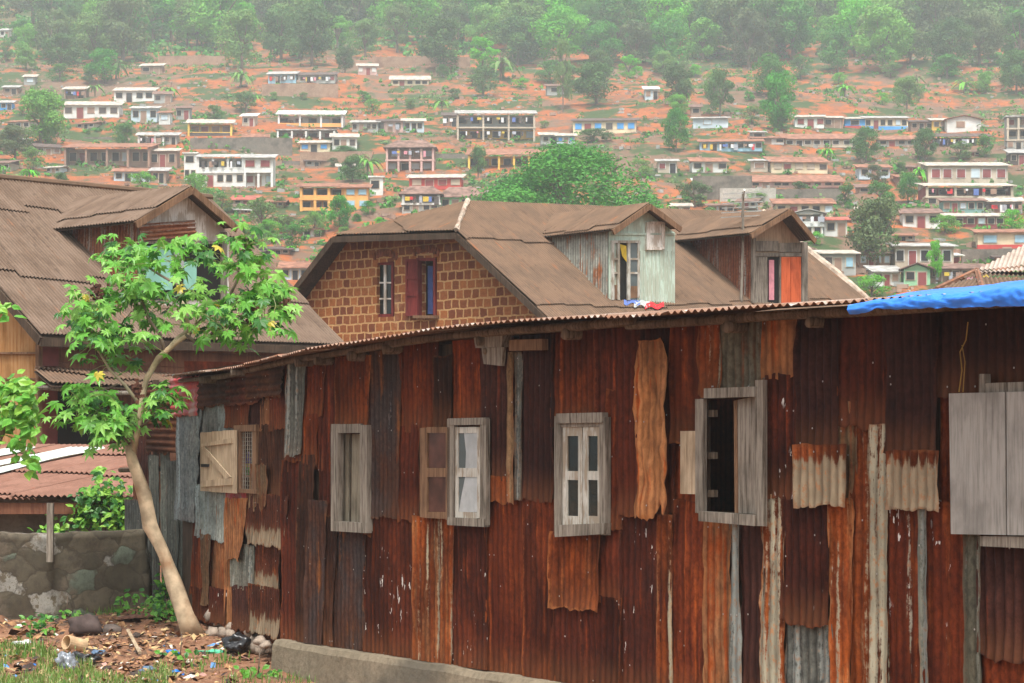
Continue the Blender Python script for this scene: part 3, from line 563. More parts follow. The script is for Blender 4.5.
# ---------------------------------------------------------------- neighbouring houses
def corr_poly(mb, poly, down, pitch=.076, amp=.015, sw=.76, slen=2.2, lap=.028, seg=8, seed=1, mi=0, thick=0):
    """corrugated sheets laid over a convex polygon, ridges running along `down`"""
    poly = [Vector(p) for p in poly]; n = Vector((0, 0, 0))
    for i in range(1, len(poly) - 1): n += (poly[i] - poly[0]).cross(poly[i + 1] - poly[0])
    n.normalize(); dn = (down - n * down.dot(n)).normalized(); ac = dn.cross(n).normalized()
    if (n.dot(EYE - poly[0])) < 0: n = -n
    o = poly[0]; q = [((p - o).dot(ac), (p - o).dot(dn)) for p in poly]
    a0, a1 = min(t[0] for t in q), max(t[0] for t in q); b0 = min(t[1] for t in q); b1 = max(t[1] for t in q)
    def span(a):
        r = []
        for (x0, y0), (x1, y1) in zip(q, q[1:] + q[:1]):
            if (x0 - a) * (x1 - a) <= 0 and x0 != x1: r.append(y0 + (y1 - y0) * (a - x0) / (x1 - x0))
        return (min(r), max(r)) if r else (0, 0)
    st = pitch / seg; K = int((a1 - a0) / st); per = max(1, int(sw / st)); nrow = int((b1 - b0) / slen) + 2
    rr = random.Random(seed)
    for sh in range(K // per + 1):
        ks = list(range(sh * per, min(K, (sh + 1) * per) + 1))
        if len(ks) < 2: continue
        so_ = rr.uniform(-.12, .12)
        for r_ in range(nrow):
            t0 = b0 + slen * (r_ - .35) + so_; t1 = t0 + slen; vs = []; uv = []; ok = []
            lift = rr.uniform(0, .007); skew = rr.uniform(-.02, .02); ru = rr.randrange(500) * pitch
            for k in ks:
                a = a0 + 1e-4 + (a1 - a0 - 2e-4) * k / K; s0, s1 = span(a); j = .012 * noise.noise(Vector((a * 3, seed, r_)))
                lo = max(s0, t0); hi = min(s1, t1 + .05 + skew * (k - ks[0]) / per + j); ok.append(hi - lo > 1e-3)
                for f_ in (0, .5, 1):
                    b = lo + (max(hi, lo) - lo) * f_; tt = (b - t0) / slen
                    h = amp * sin(2 * pi * a / pitch) + lap * tt + lift * tt + .004 + .006 * noise.noise(Vector((a * .9, b * .7, seed)))
                    vs.append(o + ac * a + dn * b + n * h); uv.append((a * .076 / pitch + ru, b))
            fs = [(i * 3 + m, i * 3 + m + 1, i * 3 + m + 4, i * 3 + m + 3) for i in range(len(ks) - 1) if ok[i] and ok[i + 1] for m in (0, 1)]
            mb.add(vs, fs, uv, mi)
def plate(mb, poly, n, th, mi=0):
    poly = [Vector(p) for p in poly]; n = Vector(n).normalized() * th; L = (poly[1] - poly[0]).length
    top = [p + n for p in poly]
    mb.face(top, None, mi); mb.face(list(reversed(poly)), None, mi)
    for i in range(len(poly)): j = (i + 1) % len(poly); mb.face([poly[i], poly[j], top[j], top[i]], None, mi)
def beam(mb, a, b, w, h=None, mi=0, up=V(0, 0, 1)):
    a, b = Vector(a), Vector(b); h = h or w; t = (b - a).normalized(); s_ = t.cross(up).normalized() * w / 2; u_ = s_.cross(t).normalized() * h / 2
    mb.hexa([a - s_ - u_, a + s_ - u_, a + s_ + u_, a - s_ + u_, b - s_ - u_, b + s_ - u_, b + s_ + u_, b - s_ + u_], mi)
class Plane:
    def __init__(s, p, n): s.p = Vector(p); s.n = Vector(n).normalized()
    def px(s, x, y, off=0.0): return hitp(x, y, s.p + s.n * off, s.n)
    def along(s, p, d): return p + d * ((s.p - p).dot(s.n) / d.dot(s.n))
def face_wall(p, e, toward):      # vertical plane through p containing horizontal e, normal on the side of `toward`
    n = V(e.y, -e.x, 0); n = n if n.dot(toward) > 0 else -n
    return Plane(p, n)
def fslab(mb, pl, q, o0, o1, mi=0):   # pixel quad on a plane, given thickness
    m = (o0 + o1) / 2; c = [pl.px(x, y, m) for x, y in q]; h = pl.n * (o1 - o0) / 2
    mb.hexa([p - h for p in c] + [p + h for p in c], mi)
def frect(mb, pl, x0, x1, y0, y1, o0, o1, mi=0): fslab(mb, pl, [(x0, y0), (x1, y0), (x1, y1), (x0, y1)], o0, o1, mi)
def fpart(name, pl, rects, mat, parent, label=None):
    if name in ('board', 'cross_board') and len(rects) > 1:
        for r in rects: fpart(name, pl, [r], mat, parent, label)
        return
    mb = MB()
    for r in rects:
        if len(r) == 6: frect(mb, pl, *r)
        else: fslab(mb, pl, *r)
    return mb.build(name, M[mat], parent, label=label)
def dormer(root, roof, back, base, eL, ap, eR, wl_, wr_, sidemat, facemat, roofmat_, over=.3, seed=3, edge='wbrown'):
    """gabled dormer: base = pixel of its front left foot on the roof; eL, ap, eR eave and apex pixels of its front edge; wl_, wr_ wall edges in pixels"""
    b = roof.px(*base); e = V(-back.y, back.x, 0); e = e if e.x > 0 else -e
    fp = face_wall(b, e, -back); rf = Plane(b - back * over, fp.n)
    l, a, r = rf.px(*eL), rf.px(*ap), rf.px(*eR)
    down = lambda p, q: (q - p).normalized()
    lb, ab, rb = roof.along(l, back), roof.along(a, back), roof.along(r, back)
    mb = MB(); corr_poly(mb, [l, a, ab, lb], down(a, l), seed=seed, slen=1.6); corr_poly(mb, [a, r, rb, ab], down(a, r), seed=seed + 1, slen=1.6)
    o = mb.build('dormer_roof', M[roofmat_], root, smooth=True)
    mb = MB()      # boards under the sheets and along the rake
    for p, q, pb, qb in ((l, a, lb, ab), (a, r, ab, rb)):
        nn = (q - p).cross(pb - p).normalized(); nn = nn if nn.z > 0 else -nn
        plate(mb, [p - nn * .045, q - nn * .045, qb - nn * .045, pb - nn * .045], nn, .02)
    mb.build('roof_boards', M['wdark'], o)
    mb = MB()
    for p, q in ((l, a), (r, a)): beam(mb, p - V(0, 0, .07), q - V(0, 0, .07), .04, .12)
    mb.build('rake_board', M[edge], o)
    # face
    t = over; wl0, wr0 = fp.px(*wl_[0]), fp.px(*wr_[0]); wl1, wr1 = fp.px(*wl_[1]), fp.px(*wr_[1])
    av = a + back * t; zl = (l + back * t); zr = (r + back * t)
    def yon(p, A_, B_):
        k = (p - A_).dot(e) / (B_ - A_).dot(e); return A_.z + (B_.z - A_.z) * k - .06
    tl = V(wl0.x, wl0.y, yon(wl0, zl, av)); tr = V(wr0.x, wr0.y, yon(wr0, av, zr)); bl_ = V(wl0.x, wl0.y, min(wl1.z, wr1.z) - .25); br_ = V(wr0.x, wr0.y, bl_.z)
    mb = MB(); apx = V(av.x, av.y, av.z - .06); plate(mb, [tl, bl_, br_, tr, apx], -fp.n, .06)
    fw = mb.build('dormer_front', M[facemat], root)
    mb = MB()       # cheeks
    for c, cb in ((tl, bl_), (tr, br_)):
        tb = roof.along(c, back); bb = roof.along(cb, back)
        top = V(c.x, c.y, c.z); 
        corr_poly(mb, [top, cb, tb] if (tb - top).length > .3 else [top, cb, bb], V(0, 0, -1), seed=seed + 5, slen=2.5, amp=.01)
    mb.build('dormer_cheek', M[sidemat], root, smooth=True)
    return fp, o
# ---- brown-roofed timber house on the left
A = P(40, 335, 35); e = V(.63, .777, 0); e.normalize(); up = V(-.777, .63, 0)
B_ = A + e * 7.2; k = 3.75; RLp = V(A.x, A.y, A.z) + up * k; RLp.z = A.z + 2.75
pl = Plane(A, (B_ - A).cross(RLp - A)); pl.n = pl.n if pl.n.z > 0 else -pl.n
bp = pl.px(345, 345); rr_ = pl.px(211, 199); ll = pl.px(-100, 170)
lh = empty('timber_house', A + up * 2 + e * 2 - V(0, 0, A.z - .3), 'brown-roofed timber house on the left with a turquoise-shuttered dormer', 'house')
mb = MB(); dn = (A - ll).normalized(); corr_poly(mb, [A, bp, rr_, ll], dn, seed=11, slen=2.3); rf_l = mb
back_sl = lambda p: V(p.x, p.y, p.z)
A2, L2 = A + up * 2 * k, ll
q2 = [ll, rr_, bp + up * 2 * k, A + up * 2 * k]; corr_poly(mb, q2, (A2 - ll).normalized(), seed=13, seg=4)
ro = mb.build('roof', M['roof_brown'], lh, smooth=True)
mb = MB(); plate(mb, [p - V(0, 0, .06) for p in (A, bp, rr_, ll)], (0, 0, 1), .02); plate(mb, [p - V(0, 0, .06) for p in q2], (0, 0, 1), .02); mb.build('roof_boards', M['wdark'], ro)
mb = MB(); beam(mb, A - V(0, 0, .1), ll - V(0, 0, .1), .05, .14); beam(mb, bp - V(0, 0, .08), rr_ - V(0, 0, .08), .05, .12); beam(mb, A - V(0, 0, .12), bp - V(0, 0, .12), .05, .12); mb.build('fascia', M['wdark'], ro)
mb = MB(); mb.tube([ll + V(0, 0, .03), rr_ + V(0, 0, .03)], .07, 8); mb.build('ridge_cap', M['roof_brown2'], ro)
inn = -(-up).normalized() * 0 + up * .35
Wa = A + up * .35 + e * .3; Wb = A + e * 6.9 + up * .35; gw = A + up * (2 * k - .35) + e * .3
zt = A.z + .02
mb = MB(); g0 = V(Wa.x, Wa.y, .0); g1 = V(gw.x, gw.y, .0); pk = (Wa + gw) / 2
plate(mb, [g0, V(Wa.x, Wa.y, A.z + .15), V(pk.x, pk.y, ll.z - .3), V(gw.x, gw.y, A.z + .15), g1], e, .08); mb.build('gable_wall', M['wochre'], lh, label='ochre-stained board gable wall')
mb = MB(); w0, w1_ = V(Wa.x, Wa.y, 0), V(Wb.x, Wb.y, 0)
for z0, z1 in [(0, .4)] + [(.4 + .26 * i, .4 + .26 * (i + 1) - .012) for i in range(13)]: 
    if z1 < A.z + .2: plate(mb, [w0 + V(0, 0, z0), w1_ + V(0, 0, z0), w1_ + V(0, 0, z1), w0 + V(0, 0, z1)], up, .05)
plate(mb, [w0 + up * .03 + V(0, 0, .0), w1_ + up * .03, w1_ + up * .03 + V(0, 0, A.z + .1), w0 + up * .03 + V(0, 0, A.z + .1)], up, .04)
mb.build('front_wall', M['wred'], lh)
mb = MB(); plate(mb, [w0 + up * 6.8, w1_ + up * 6.8, w1_ + up * 6.8 + V(0, 0, A.z), w0 + up * 6.8 + V(0, 0, A.z)], up, .05)
plate(mb, [w1_, w1_ + up * 6.8, w1_ + up * 6.8 + V(0, 0, A.z), V((w1_ + up * 3.4).x, (w1_ + up * 3.4).y, ll.z - .3), w1_ + V(0, 0, A.z)], e, .05); mb.build('rear_wall', M['wred'], lh)
fwl = Plane(Wa, -up)
mb = MB(); frect(mb, fwl, 37, 41, 343, 470, -.02, .06); mb.build('corner_post', M['wbrown'], lh)
mb = MB(); frect(mb, fwl, 41, 57, 376, 446, .02, .06); frect(mb, fwl, 41, 58, 344, 366, .02, .05); mb.build('wall_panel', plain('oxblood_panel', (.15, .03, .025), .6), lh, label='oxblood red painted panel')
mb = MB(); frect(mb, fwl, 58, 107, 384, 450, .055, .08); mb.build('doorway', M['black'], lh)  # black slab on the wall, standing in for the unlit doorway
gwl = Plane(Wa + e * 0, -e)
mb = MB(); frect(mb, gwl, -20, 37, 352, 354, 0, .05); frect(mb, gwl, -20, 37, 378, 379.5, 0, .04); mb.build('wall_batten', M['wbrown'], lh)
# awning
aw = [fwl.px(34, 369, .05), fwl.px(170, 372, .05), fwl.px(178, 387, 1.2), fwl.px(50, 384, 1.2)]
aw[1].z = aw[0].z; aw[3].z = aw[2].z = (aw[3].z + aw[2].z) / 2
mb = MB(); corr_poly(mb, aw, (aw[3] - aw[0]).normalized(), seed=21); o = mb.build('awning', M['roof_brown2'], lh, smooth=True)
mb = MB(); plate(mb, [p - V(0, 0, .05) for p in aw], (0, 0, 1), .015); mb.build('awning_boards', M['wdark'], o)
mb = MB(); mb.tube([aw[3] - V(.3, 0, .05), aw[3].lerp(aw[2], .5) - V(0, 0, .12), aw[2] - V(0, 0, .08)], .035, 7, rough=.3); mb.build('awning_pole', M['wgrey'], o)
fp, dr = dormer(lh, pl, up, (139, 304), (136, 221), (192, 186), (237, 225.5), ((139, 260), (139, 304)), ((229, 260), (229, 310)), 'zinc_rust2', 'wwash', 'roof_brown', .3, 31)
fpart('dormer_window', fp, [(139, 143, 222, 300, .0, .06), (221, 226, 232, 300, .0, .06), (143, 221, 241, 244, .02, .07)], 'wgrey', lh)
w = fpart('shutter', fp, [(146, 172, 246, 290, .03, .06)], 'mint', lh, 'turquoise shutter'); fpart('curtain', fp, [(174, 184, 247, 268, .03, .05)], 'cloth_w', lh)
fpart('dormer_opening_shade', fp, [(144, 220, 244, 300, .005, .02)], 'black', lh)  # black slab on the dormer front in place of a shaded room
fpart('shutter', fp, [(184, 196, 262, 290, .03, .06)], 'mint', lh, 'turquoise shutter')
mb = MB(); c = [fp.px(*q, .08) for q in ((139, 224), (194, 220), (195, 236), (139, 241))]; corr_poly(mb, c, (c[1] - c[0]).normalized(), seed=5); mb.build('patch_sheet', M['zinc_rust2'], lh, smooth=True)
# ---- laterite block house
g_ = V(.75, -.66, 0).normalized(); e2 = V(.75, .66, 0).normalized()
J1 = P(333, 235, 48); gp = face_wall(J1, g_, -e2)          # the rake edge plane
J2, R1, L1 = gp.px(456, 231), gp.px(578, 346), gp.px(262, 328)
nr_ = (R1 - J2).cross(e2).normalized(); nr_ = nr_ if nr_.z > 0 else -nr_
rp = Plane(J2, nr_); Hh = rp.px(468, 201)
bh = empty('block_house', V(R1.x - 2, R1.y + 3, .5), 'laterite block house with half-hipped brown roof and two dormers, behind the shack', 'house')
RE, BE = rp.px(762, 213), rp.px(915, 339); 
far = BE - g_ * 0
mb = MB(); dr_ = (R1 - J2).normalized(); corr_poly(mb, [J2, R1, BE, RE, Hh], dr_, seed=41, slen=2.4, seg=6)
nl = (L1 - J1).cross(e2).normalized(); nl = nl if nl.z > 0 else -nl
LE = L1 + e2 * 14; Lr, LEn, Jn = Hh + e2 * 9, L1 + e2 * 12, J1 + e2 * 12
corr_poly(mb, [J1, Jn, LEn, L1], (L1 - J1).normalized(), seed=43, seg=4); corr_poly(mb, [J1, Hh, Lr + (Jn - Lr) * 0], V(-1, 1, -.4), seed=44, seg=3); corr_poly(mb, [J1, Lr, Jn], V(-1, 1, -.4), seed=44, seg=3)
corr_poly(mb, [J1, J2, Hh], (J1.lerp(J2, .5) - Hh).normalized(), seed=45)
ro = mb.build('roof', M['roof_brown2'], bh, smooth=True)
mb = MB(); corr_poly(mb, [RE, BE, BE - g_ * 6.5 + V(0, 0, 0)], V(.6, .5, -.5), seed=47, seg=3); mb.build('hip', M['roof_brown2'], ro, smooth=True)
M['cap'] = plain('pale_mortar_cap', (.4, .32, .25), .9, .4, 6, dirt=(.2, .11, .07))
for a_, b_, k_ in ((J2, Hh, .05), (RE, BE, .08)): mb = MB(); mb.tube([a_.lerp(b_, k / 8) + V(0, 0, .03) for k in range(9)], k_, 7, rough=.6); mb.build('ridge_cap', M['cap'], ro)
mb = MB(); o_ = -V(0, 0, .09)
for poly in ([J2, R1, BE, RE, Hh], [J1, J2, Hh], [L1, J1, Jn, LEn], [J1, Hh, Lr]): plate(mb, [p + o_ for p in poly], (0, 0, 1), .02)
mb.build('roof_boards', M['wdark'], ro)
mb = MB()
for a_, b_ in ((L1, J1), (J1, J2), (J2, R1)): beam(mb, a_ - V(0, 0, .1), b_ - V(0, 0, .1), .05, .13)
mb.build('rake_board', M['wdark'], ro)
n = N('laterite_blocks'); c = n.coord('UV')
dd = n.k('TexNoise', {'Vector': c, 'Scale': 5.0, 'Detail': 3.0}); vv = n.k('VectorMath', {0: dd.outputs[1], 1: (.5, .5, .5)}, operation='SUBTRACT'); v2 = n.k('VectorMath', {0: vv.outputs[0], 1: (.075, .075, 0)}, operation='MULTIPLY'); v3 = n.k('VectorMath', {0: c, 1: v2.outputs[0]}, operation='ADD')
bt = n.k('TexBrick', {'Vector': v3.outputs[0], 'Color1': (.19, .062, .03, 1), 'Color2': (.44, .165, .055, 1), 'Mortar': (.56, .33, .15, 1), 'Scale': 1.0, 'Mortar Size': .021, 'Mortar Smooth': .25, 'Bias': -.15, 'Brick Width': .225, 'Row Height': .2})
fz = n.noi(c, 16.0, 5.0, .7); q = n.mix(n.mul(n.ramp(fz, .35, .7), .55), bt.outputs[0], n.mix(1.0, bt.outputs[0], (.5, .48, .45), 'MULTIPLY'))
q = n.mix(n.mul(n.ramp(n.noi(c, .9, 4.0), .6, .75), .5), q, (.4, .27, .17))
hgt = n.addm(n.mul(bt.outputs[1], -1.0), n.mul(fz, .5)); M['laterite'] = n.out(q, .92, bump=hgt, bd=.03, bs=.9, spec=.15)
def uvwall(poly, pl_, th, holes, root, mat, name):
    """vertical wall with real rectangular openings, uv in metres; poly convex in the plane"""
    e_ = V(-pl_.n.y, pl_.n.x, 0); o = Vector(poly[0]); q = [((p - o).dot(e_), p.z) for p in poly]
    xs = sorted({round(t[0], 4) for t in q} | {h for hh in holes for h in hh[:2]})
    def span(a):
        r = [y0 + (y1 - y0) * (a - x0) / (x1 - x0) for (x0, y0), (x1, y1) in zip(q, q[1:] + q[:1]) if (x0 - a) * (x1 - a) <= 0 and abs(x0 - x1) > 1e-6]
        return min(r), max(r)
    mb = MB(); n_ = pl_.n
    def W_(x, z, d): p = o + e_ * x + n_ * d; return V(p.x, p.y, z)
    for a, b in zip(xs, xs[1:]):
        if b - a < 1e-3: continue
        sa, sb = span(a + 1e-4), span(b - 1e-4); segs = sorted((h[2], h[3]) for h in holes if h[0] < (a + b) / 2 < h[1])
        lo = (sa[0], sb[0])
        for h0, h1 in segs + [(None, None)]:
            hi = (h0, h0) if h0 is not None else (sa[1], sb[1])
            if hi[0] - lo[0] > 1e-3:
                fr_ = [(a, lo[0]), (b, lo[1]), (b, hi[1]), (a, hi[0])]
                mb.face([W_(x, z, 0) for x, z in fr_], fr_); mb.face([W_(x, z, -th) for x, z in reversed(fr_)], list(reversed(fr_)))
            lo = (h1, h1) if h1 is not None else lo
    for x0, x1, z0, z1 in holes:
        for (xa, za), (xb, zb) in (((x0, z0), (x1, z0)), ((x1, z0), (x1, z1)), ((x1, z1), (x0, z1)), ((x0, z1), (x0, z0))):
            mb.face([W_(xa, za, 0), W_(xb, zb, 0), W_(xb, zb, -th), W_(xa, za, -th)], [(xa, za), (xb, zb), (xb + .2, zb), (xa + .2, za)])
    return mb.build(name, mat, root)
wp = Plane(J1 + e2 * .42, gp.n)
inset = lambda p, dz=-.1: V(*(p + e2 * .42)) + V(0, 0, dz)
bL, bR = inset(L1) + g_ * .1, inset(R1) - g_ * .25
poly = [V(bL.x, bL.y, .3), V(bR.x, bR.y, .3), bR, inset(J2), inset(J1), bL]
e_w = V(-wp.n.y, wp.n.x, 0)
def hole(x0, x1, y0, y1):
    a, b = sorted(((wp.px(x0, (y0 + y1) / 2) - poly[0]).dot(e_w), (wp.px(x1, (y0 + y1) / 2) - poly[0]).dot(e_w))); xc = (x0 + x1) / 2
    return (a, b, wp.px(xc, y1).z, wp.px(xc, y0).z)
uvwall(poly, wp, .25, [hole(377, 394.5, 262, 317), hole(418, 437, 258, 316)], bh, M['laterite'], 'gable_wall')
sidep = bR; nrm = face_wall(bR, e2, V(1, -1, 0)); q2 = bR + e2 * 15.5
uvwall([V(bR.x, bR.y, .3), V(q2.x, q2.y, .3), V(q2.x, q2.y, bR.z), bR], nrm, .25, [], bh, M['laterite'], 'side_wall')
b3 = bL + e2 * 12
mb = MB(); plate(mb, [V(b3.x, b3.y, .3), V(q2.x, q2.y, .3), V(q2.x, q2.y, bR.z), V(b3.x, b3.y, bR.z)], e2, .2); plate(mb, [V(bL.x, bL.y, .3), V(b3.x, b3.y, .3), V(b3.x, b3.y, bL.z), bL], -g_, .2)
mb.build('rear_wall', M['mud'], bh)
M['arch'] = plain('arch_blocks', (.2, .065, .03), .9, .4, 8)
# arches of blocks on edge
for (xa, xb, y0, yc) in ((374, 397, 261, 256), (414, 439, 257, 252)):
    mb = MB()
    for i in range(9):
        t = (i + .5) / 9; x = xa + (xb - xa) * t; yy = yc + (y0 - yc) * (2 * t - 1) ** 2; tl = (t - .5) * 4
        fslab(mb, wp, [(x - 1.1 + tl * .8, yy - 7), (x + 1.1 + tl * .8, yy - 7), (x + 1.1, yy), (x - 1.1, yy)], -.02, .03)
    mb.build('window_arch', M['arch'], bh)
w = fpart('window', wp, [(377, 379, 262, 317, -.12, -.04), (392.5, 394.5, 262, 317, -.12, -.04), (379, 392.5, 262, 265, -.12, -.045), (379, 392.5, 314, 317, -.12, -.045)], 'maroon_paint', bh, 'red-framed window left in the gable')
fpart('glazing_bar', wp, [(384.5, 386.5, 265, 314, -.11, -.06), (379, 392.5, 282, 283.5, -.105, -.065), (379, 392.5, 298, 299.5, -.105, -.065)], 'wwash', w); fpart('pane', wp, [(379, 392.5, 265, 314, -.1, -.09)], 'pane', w)
w = fpart('window', wp, [(418, 420, 258, 316, -.1, .02), (435, 437, 258, 316, -.1, .02), (420, 435, 258, 261, -.1, .015)], 'maroon_paint', bh, 'red-framed window right in the gable, standing open')
fpart('casement', wp, [(406, 407.5, 259, 316, .03, .07), (416.5, 418, 259, 316, .03, .07), (407.5, 416.5, 259, 262, .03, .068), (407.5, 416.5, 276, 279, .03, .068), (407.5, 416.5, 293, 296, .03, .068), (407.5, 416.5, 312, 316, .03, .068), (407.5, 416.5, 262, 312, .045, .05)], 'maroon_paint', w)
fpart('curtain', wp, [(428, 433, 266, 314, -.3, -.28)], 'cloth_b', w); fpart('sill', wp, [(416, 439, 315.5, 318.5, -.1, .1)], 'wbrown', w)
# dormers of the block house
fp, d1 = dormer(bh, rp, -V(e2.y, -e2.x, 0), (609, 301), (613, 229), (649.5, 203), (681, 226.5), ((609, 260), (609, 301)), ((675, 260), (675, 304)), 'zinc_rust', 'wgreen', 'roof_brown2', .28, 51)
w = fpart('dormer_window', fp, [(611.5, 613.5, 243, 300, 0, .06), (617, 619, 243, 300, 0, .06), (627, 629.5, 243, 300, 0, .06), (637, 639, 243, 298, 0, .05), (611.5, 639, 240.5, 243, 0, .065), (613.5, 617, 258, 260, .01, .05), (613.5, 617, 272, 274, .01, .05), (629.5, 637, 258, 260, .01, .05), (629.5, 637, 272, 274, .01, .05)], 'wwhite', bh, 'narrow white-framed opening in the green dormer')
fpart('opening', fp, [(619, 627, 243, 300, .005, .02)], 'black', w); fpart('pane', fp, [(629.5, 637, 243, 286, .01, .03)], 'pane_l', w); fpart('board', fp, [(629.5, 637, 286, 298, .01, .04), (613.5, 617, 285, 299, .01, .04)], 'wbrown', w)  # the opening is a black slab standing in for the dark inside
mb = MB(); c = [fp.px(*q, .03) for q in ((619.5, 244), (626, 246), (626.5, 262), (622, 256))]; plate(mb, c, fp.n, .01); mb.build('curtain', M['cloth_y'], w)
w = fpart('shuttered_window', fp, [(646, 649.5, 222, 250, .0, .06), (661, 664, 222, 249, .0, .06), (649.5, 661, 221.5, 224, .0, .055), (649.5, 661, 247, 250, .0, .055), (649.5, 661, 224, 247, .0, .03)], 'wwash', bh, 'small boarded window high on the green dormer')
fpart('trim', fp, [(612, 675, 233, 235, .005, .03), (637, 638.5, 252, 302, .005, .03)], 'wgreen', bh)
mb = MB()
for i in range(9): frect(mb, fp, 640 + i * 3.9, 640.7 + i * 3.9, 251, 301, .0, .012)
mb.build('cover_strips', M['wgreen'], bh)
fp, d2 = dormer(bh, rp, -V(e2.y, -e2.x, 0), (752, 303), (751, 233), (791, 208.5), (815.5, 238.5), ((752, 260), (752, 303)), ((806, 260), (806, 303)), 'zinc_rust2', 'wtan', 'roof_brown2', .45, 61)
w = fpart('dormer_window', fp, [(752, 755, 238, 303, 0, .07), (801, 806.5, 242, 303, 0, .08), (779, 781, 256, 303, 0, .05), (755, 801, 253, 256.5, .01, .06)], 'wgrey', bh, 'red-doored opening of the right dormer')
fpart('shutter', fp, [(755.5, 767, 257, 303, .02, .05)], 'wgrey', w); fpart('opening', fp, [(767, 779, 257, 303, .005, .02)], 'black', w); fpart('curtain', fp, [(769, 774, 260, 300, .025, .035)], 'cloth_p', w)  # opening drawn as a black slab in place of the unlit inside
fpart('door_leaf', fp, [(781, 790, 257, 303, .03, .06)], 'orange_door', w, 'orange-red door leaf'); fpart('door_leaf', fp, [(790.6, 800.5, 257, 303, .03, .062)], 'orange_door', w, 'orange-red door leaf')
fpart('cross_board', fp, [(756, 778, 241, 251, .01, .04), (779, 801, 243, 252, .01, .04)], 'wgrey', bh)
# laundry thrown on the roof by the green dormer
mb = MB()
for k_, (x0, x1, y0, y1) in enumerate(((624, 640, 299, 304), (634, 650, 300, 306), (645, 664, 303, 308))):
    vs = []
    for j in range(5):
        for i in range(11):
            x = x0 + (x1 - x0) * i / 10; y = y0 + (y1 - y0) * j / 4 + 1.5 * sin(i * .9 + k_)
            vs.append(rp.px(x, y, .05 + .03 * noise.noise(Vector((i * .7, j * .8, k_)))))
    mb.add(vs, [(j * 11 + i, j * 11 + i + 1, (j + 1) * 11 + i + 1, (j + 1) * 11 + i) for j in range(4) for i in range(10)], mi=k_)
o = mb.build('laundry', [M['cloth_b'], M['cloth_w'], M['cloth_r']], smooth=True); tag(o, 'red and white washing spread on the roof under the green dormer', 'laundry')
# television aerial
fb = rp.px(741, 302); top = P(743, 192, fb.y)
an = empty('television_aerial', fb, 'thin television aerial on a pole beside the right dormer', 'aerial')
mb = MB(); mb.tube([fb, fb.lerp(top, .5) + V(.02, 0, 0), top], [.035, .03, .03], 7); mb.build('pole', M['wgrey'], an)
mb = MB(); c = P(743, 205, fb.y)
for i in range(6): beam(mb, c + V(-.45, -.2 + i * .13, .22 - i * .09), c + V(.48, .1 + i * .13, .3 - i * .09), .02)
beam(mb, c + V(0, -.3, .3), c + V(.02, .5, -.2), .025); mb.build('antenna_rods', plain('dull_aluminium', (.5, .5, .48), .4, metal=.6), an)
# ---- roofs of the house on the far right
D0 = 33.0; zE = P(940, 290, D0).z
rh = empty('hip_roofed_house', P(1040, 290, 36) * 1.0 - V(0, 0, P(1040, 290, 36).z - .3), 'brown hip-roofed house with a pale tin lean-to at the right edge', 'house')
a, b, c, d = P(936, 291, 36), P(977, 272, 38.5), P(1100, 272, 38.5), P(1120, 305, 33)
mb = MB(); f1 = P(985, 300, 33); corr_poly(mb, [a, f1, b], (f1.lerp(a, .5) - b).normalized(), seed=71); corr_poly(mb, [b, f1, d, c], (f1 - b).normalized(), seed=72); mb.build('roof', M['roof_brown2'], rh, smooth=True)
mb = MB(); mb.tube([b + V(0, 0, .03), f1 + V(0, 0, .03)], .05, 6); mb.tube([b + V(0, 0, .03), a + V(0, 0, .03)], .05, 6); mb.build('ridge_cap', M['roof_rust'], rh)
mb = MB(); t_ = [P(975, 273, 38), P(1060, 232, 41), P(1100, 240, 39), P(1080, 276, 37)]
corr_poly(mb, t_, V(-.3, -1, -.3), seed=73); mb.build('pale_roof', rust('pale_tin_roof', (.5, .42, .36), (.44, .36, .3), (.36, .16, .08), .58, grain=8, gc=.5), rh, smooth=True)
mb = MB(); 
for p, q in ((a, f1), (f1, d)):
    p = p.lerp(q, .04) + V(.2, .3, 0); q = q + V(.2, .3, 0); plate(mb, [V(p.x, p.y, .3), V(q.x, q.y, .3), V(q.x, q.y, q.z - .05), V(p.x, p.y, p.z - .05)], (0, 1, 0), .1)
p = P(1080, 300, 42); plate(mb, [V(a.x + .4, a.y + .3, .3), V(p.x, p.y, .3), V(p.x, p.y, 4.6), V(a.x + .4, a.y + .3, a.z)], (0, 1, 0), .1)
mb.build('wall', M['mud'], rh)
# ---- low shed by the left edge
M['rlight'] = plain('translucent_roof_sheet', (.6, .66, .6), .4, .1)
shd = empty('low_shed', V(-8, 29, -.1), 'low shed under a red rusty roof with pale translucent strips, behind the stone wall', 'shed')
q = [P(-175, 499, 27.5), P(135, 499, 27.5), P(140, 446, 33.5), P(-120, 446, 33.5)]
dn = V(-.3, -1, -.12).normalized()
mb = MB(); corr_poly(mb, q, dn, seed=81); mb.build('roof', M['roof_red'], shd, smooth=True)
pr = Plane(q[0], (q[1] - q[0]).cross(q[2] - q[0])); pr.n = pr.n if pr.n.z > 0 else -pr.n
for x0, x1, xa, xb in ((70, 106, -70, -12), (12, 36, -118, -88)):
    mb = MB(); cc = [pr.px(x0, 448.5, .03), pr.px(x1, 448.5, .03), pr.px(xb, 477, .03), pr.px(xa, 477, .03)]
    corr_poly(mb, cc, dn, seed=83, slen=9); mb.build('roof_light', M['rlight'], shd, smooth=True)
mb = MB(); beam(mb, q[0] - V(0, .0, .12) + V(0, .1, 0), q[1] - V(0, 0, .12) + V(0, .1, 0), .08, .14); mb.build('eave_beam', M['wred'], shd)
mb = MB(); p0, p1 = q[0] + V(0, .5, 0), q[1] + V(-.3, .5, 0); plate(mb, [V(p0.x, p0.y, -.1), V(p1.x, p1.y, -.1), V(p1.x, p1.y, p1.z), V(p0.x, p0.y, p0.z)], (0, 1, 0), .15)
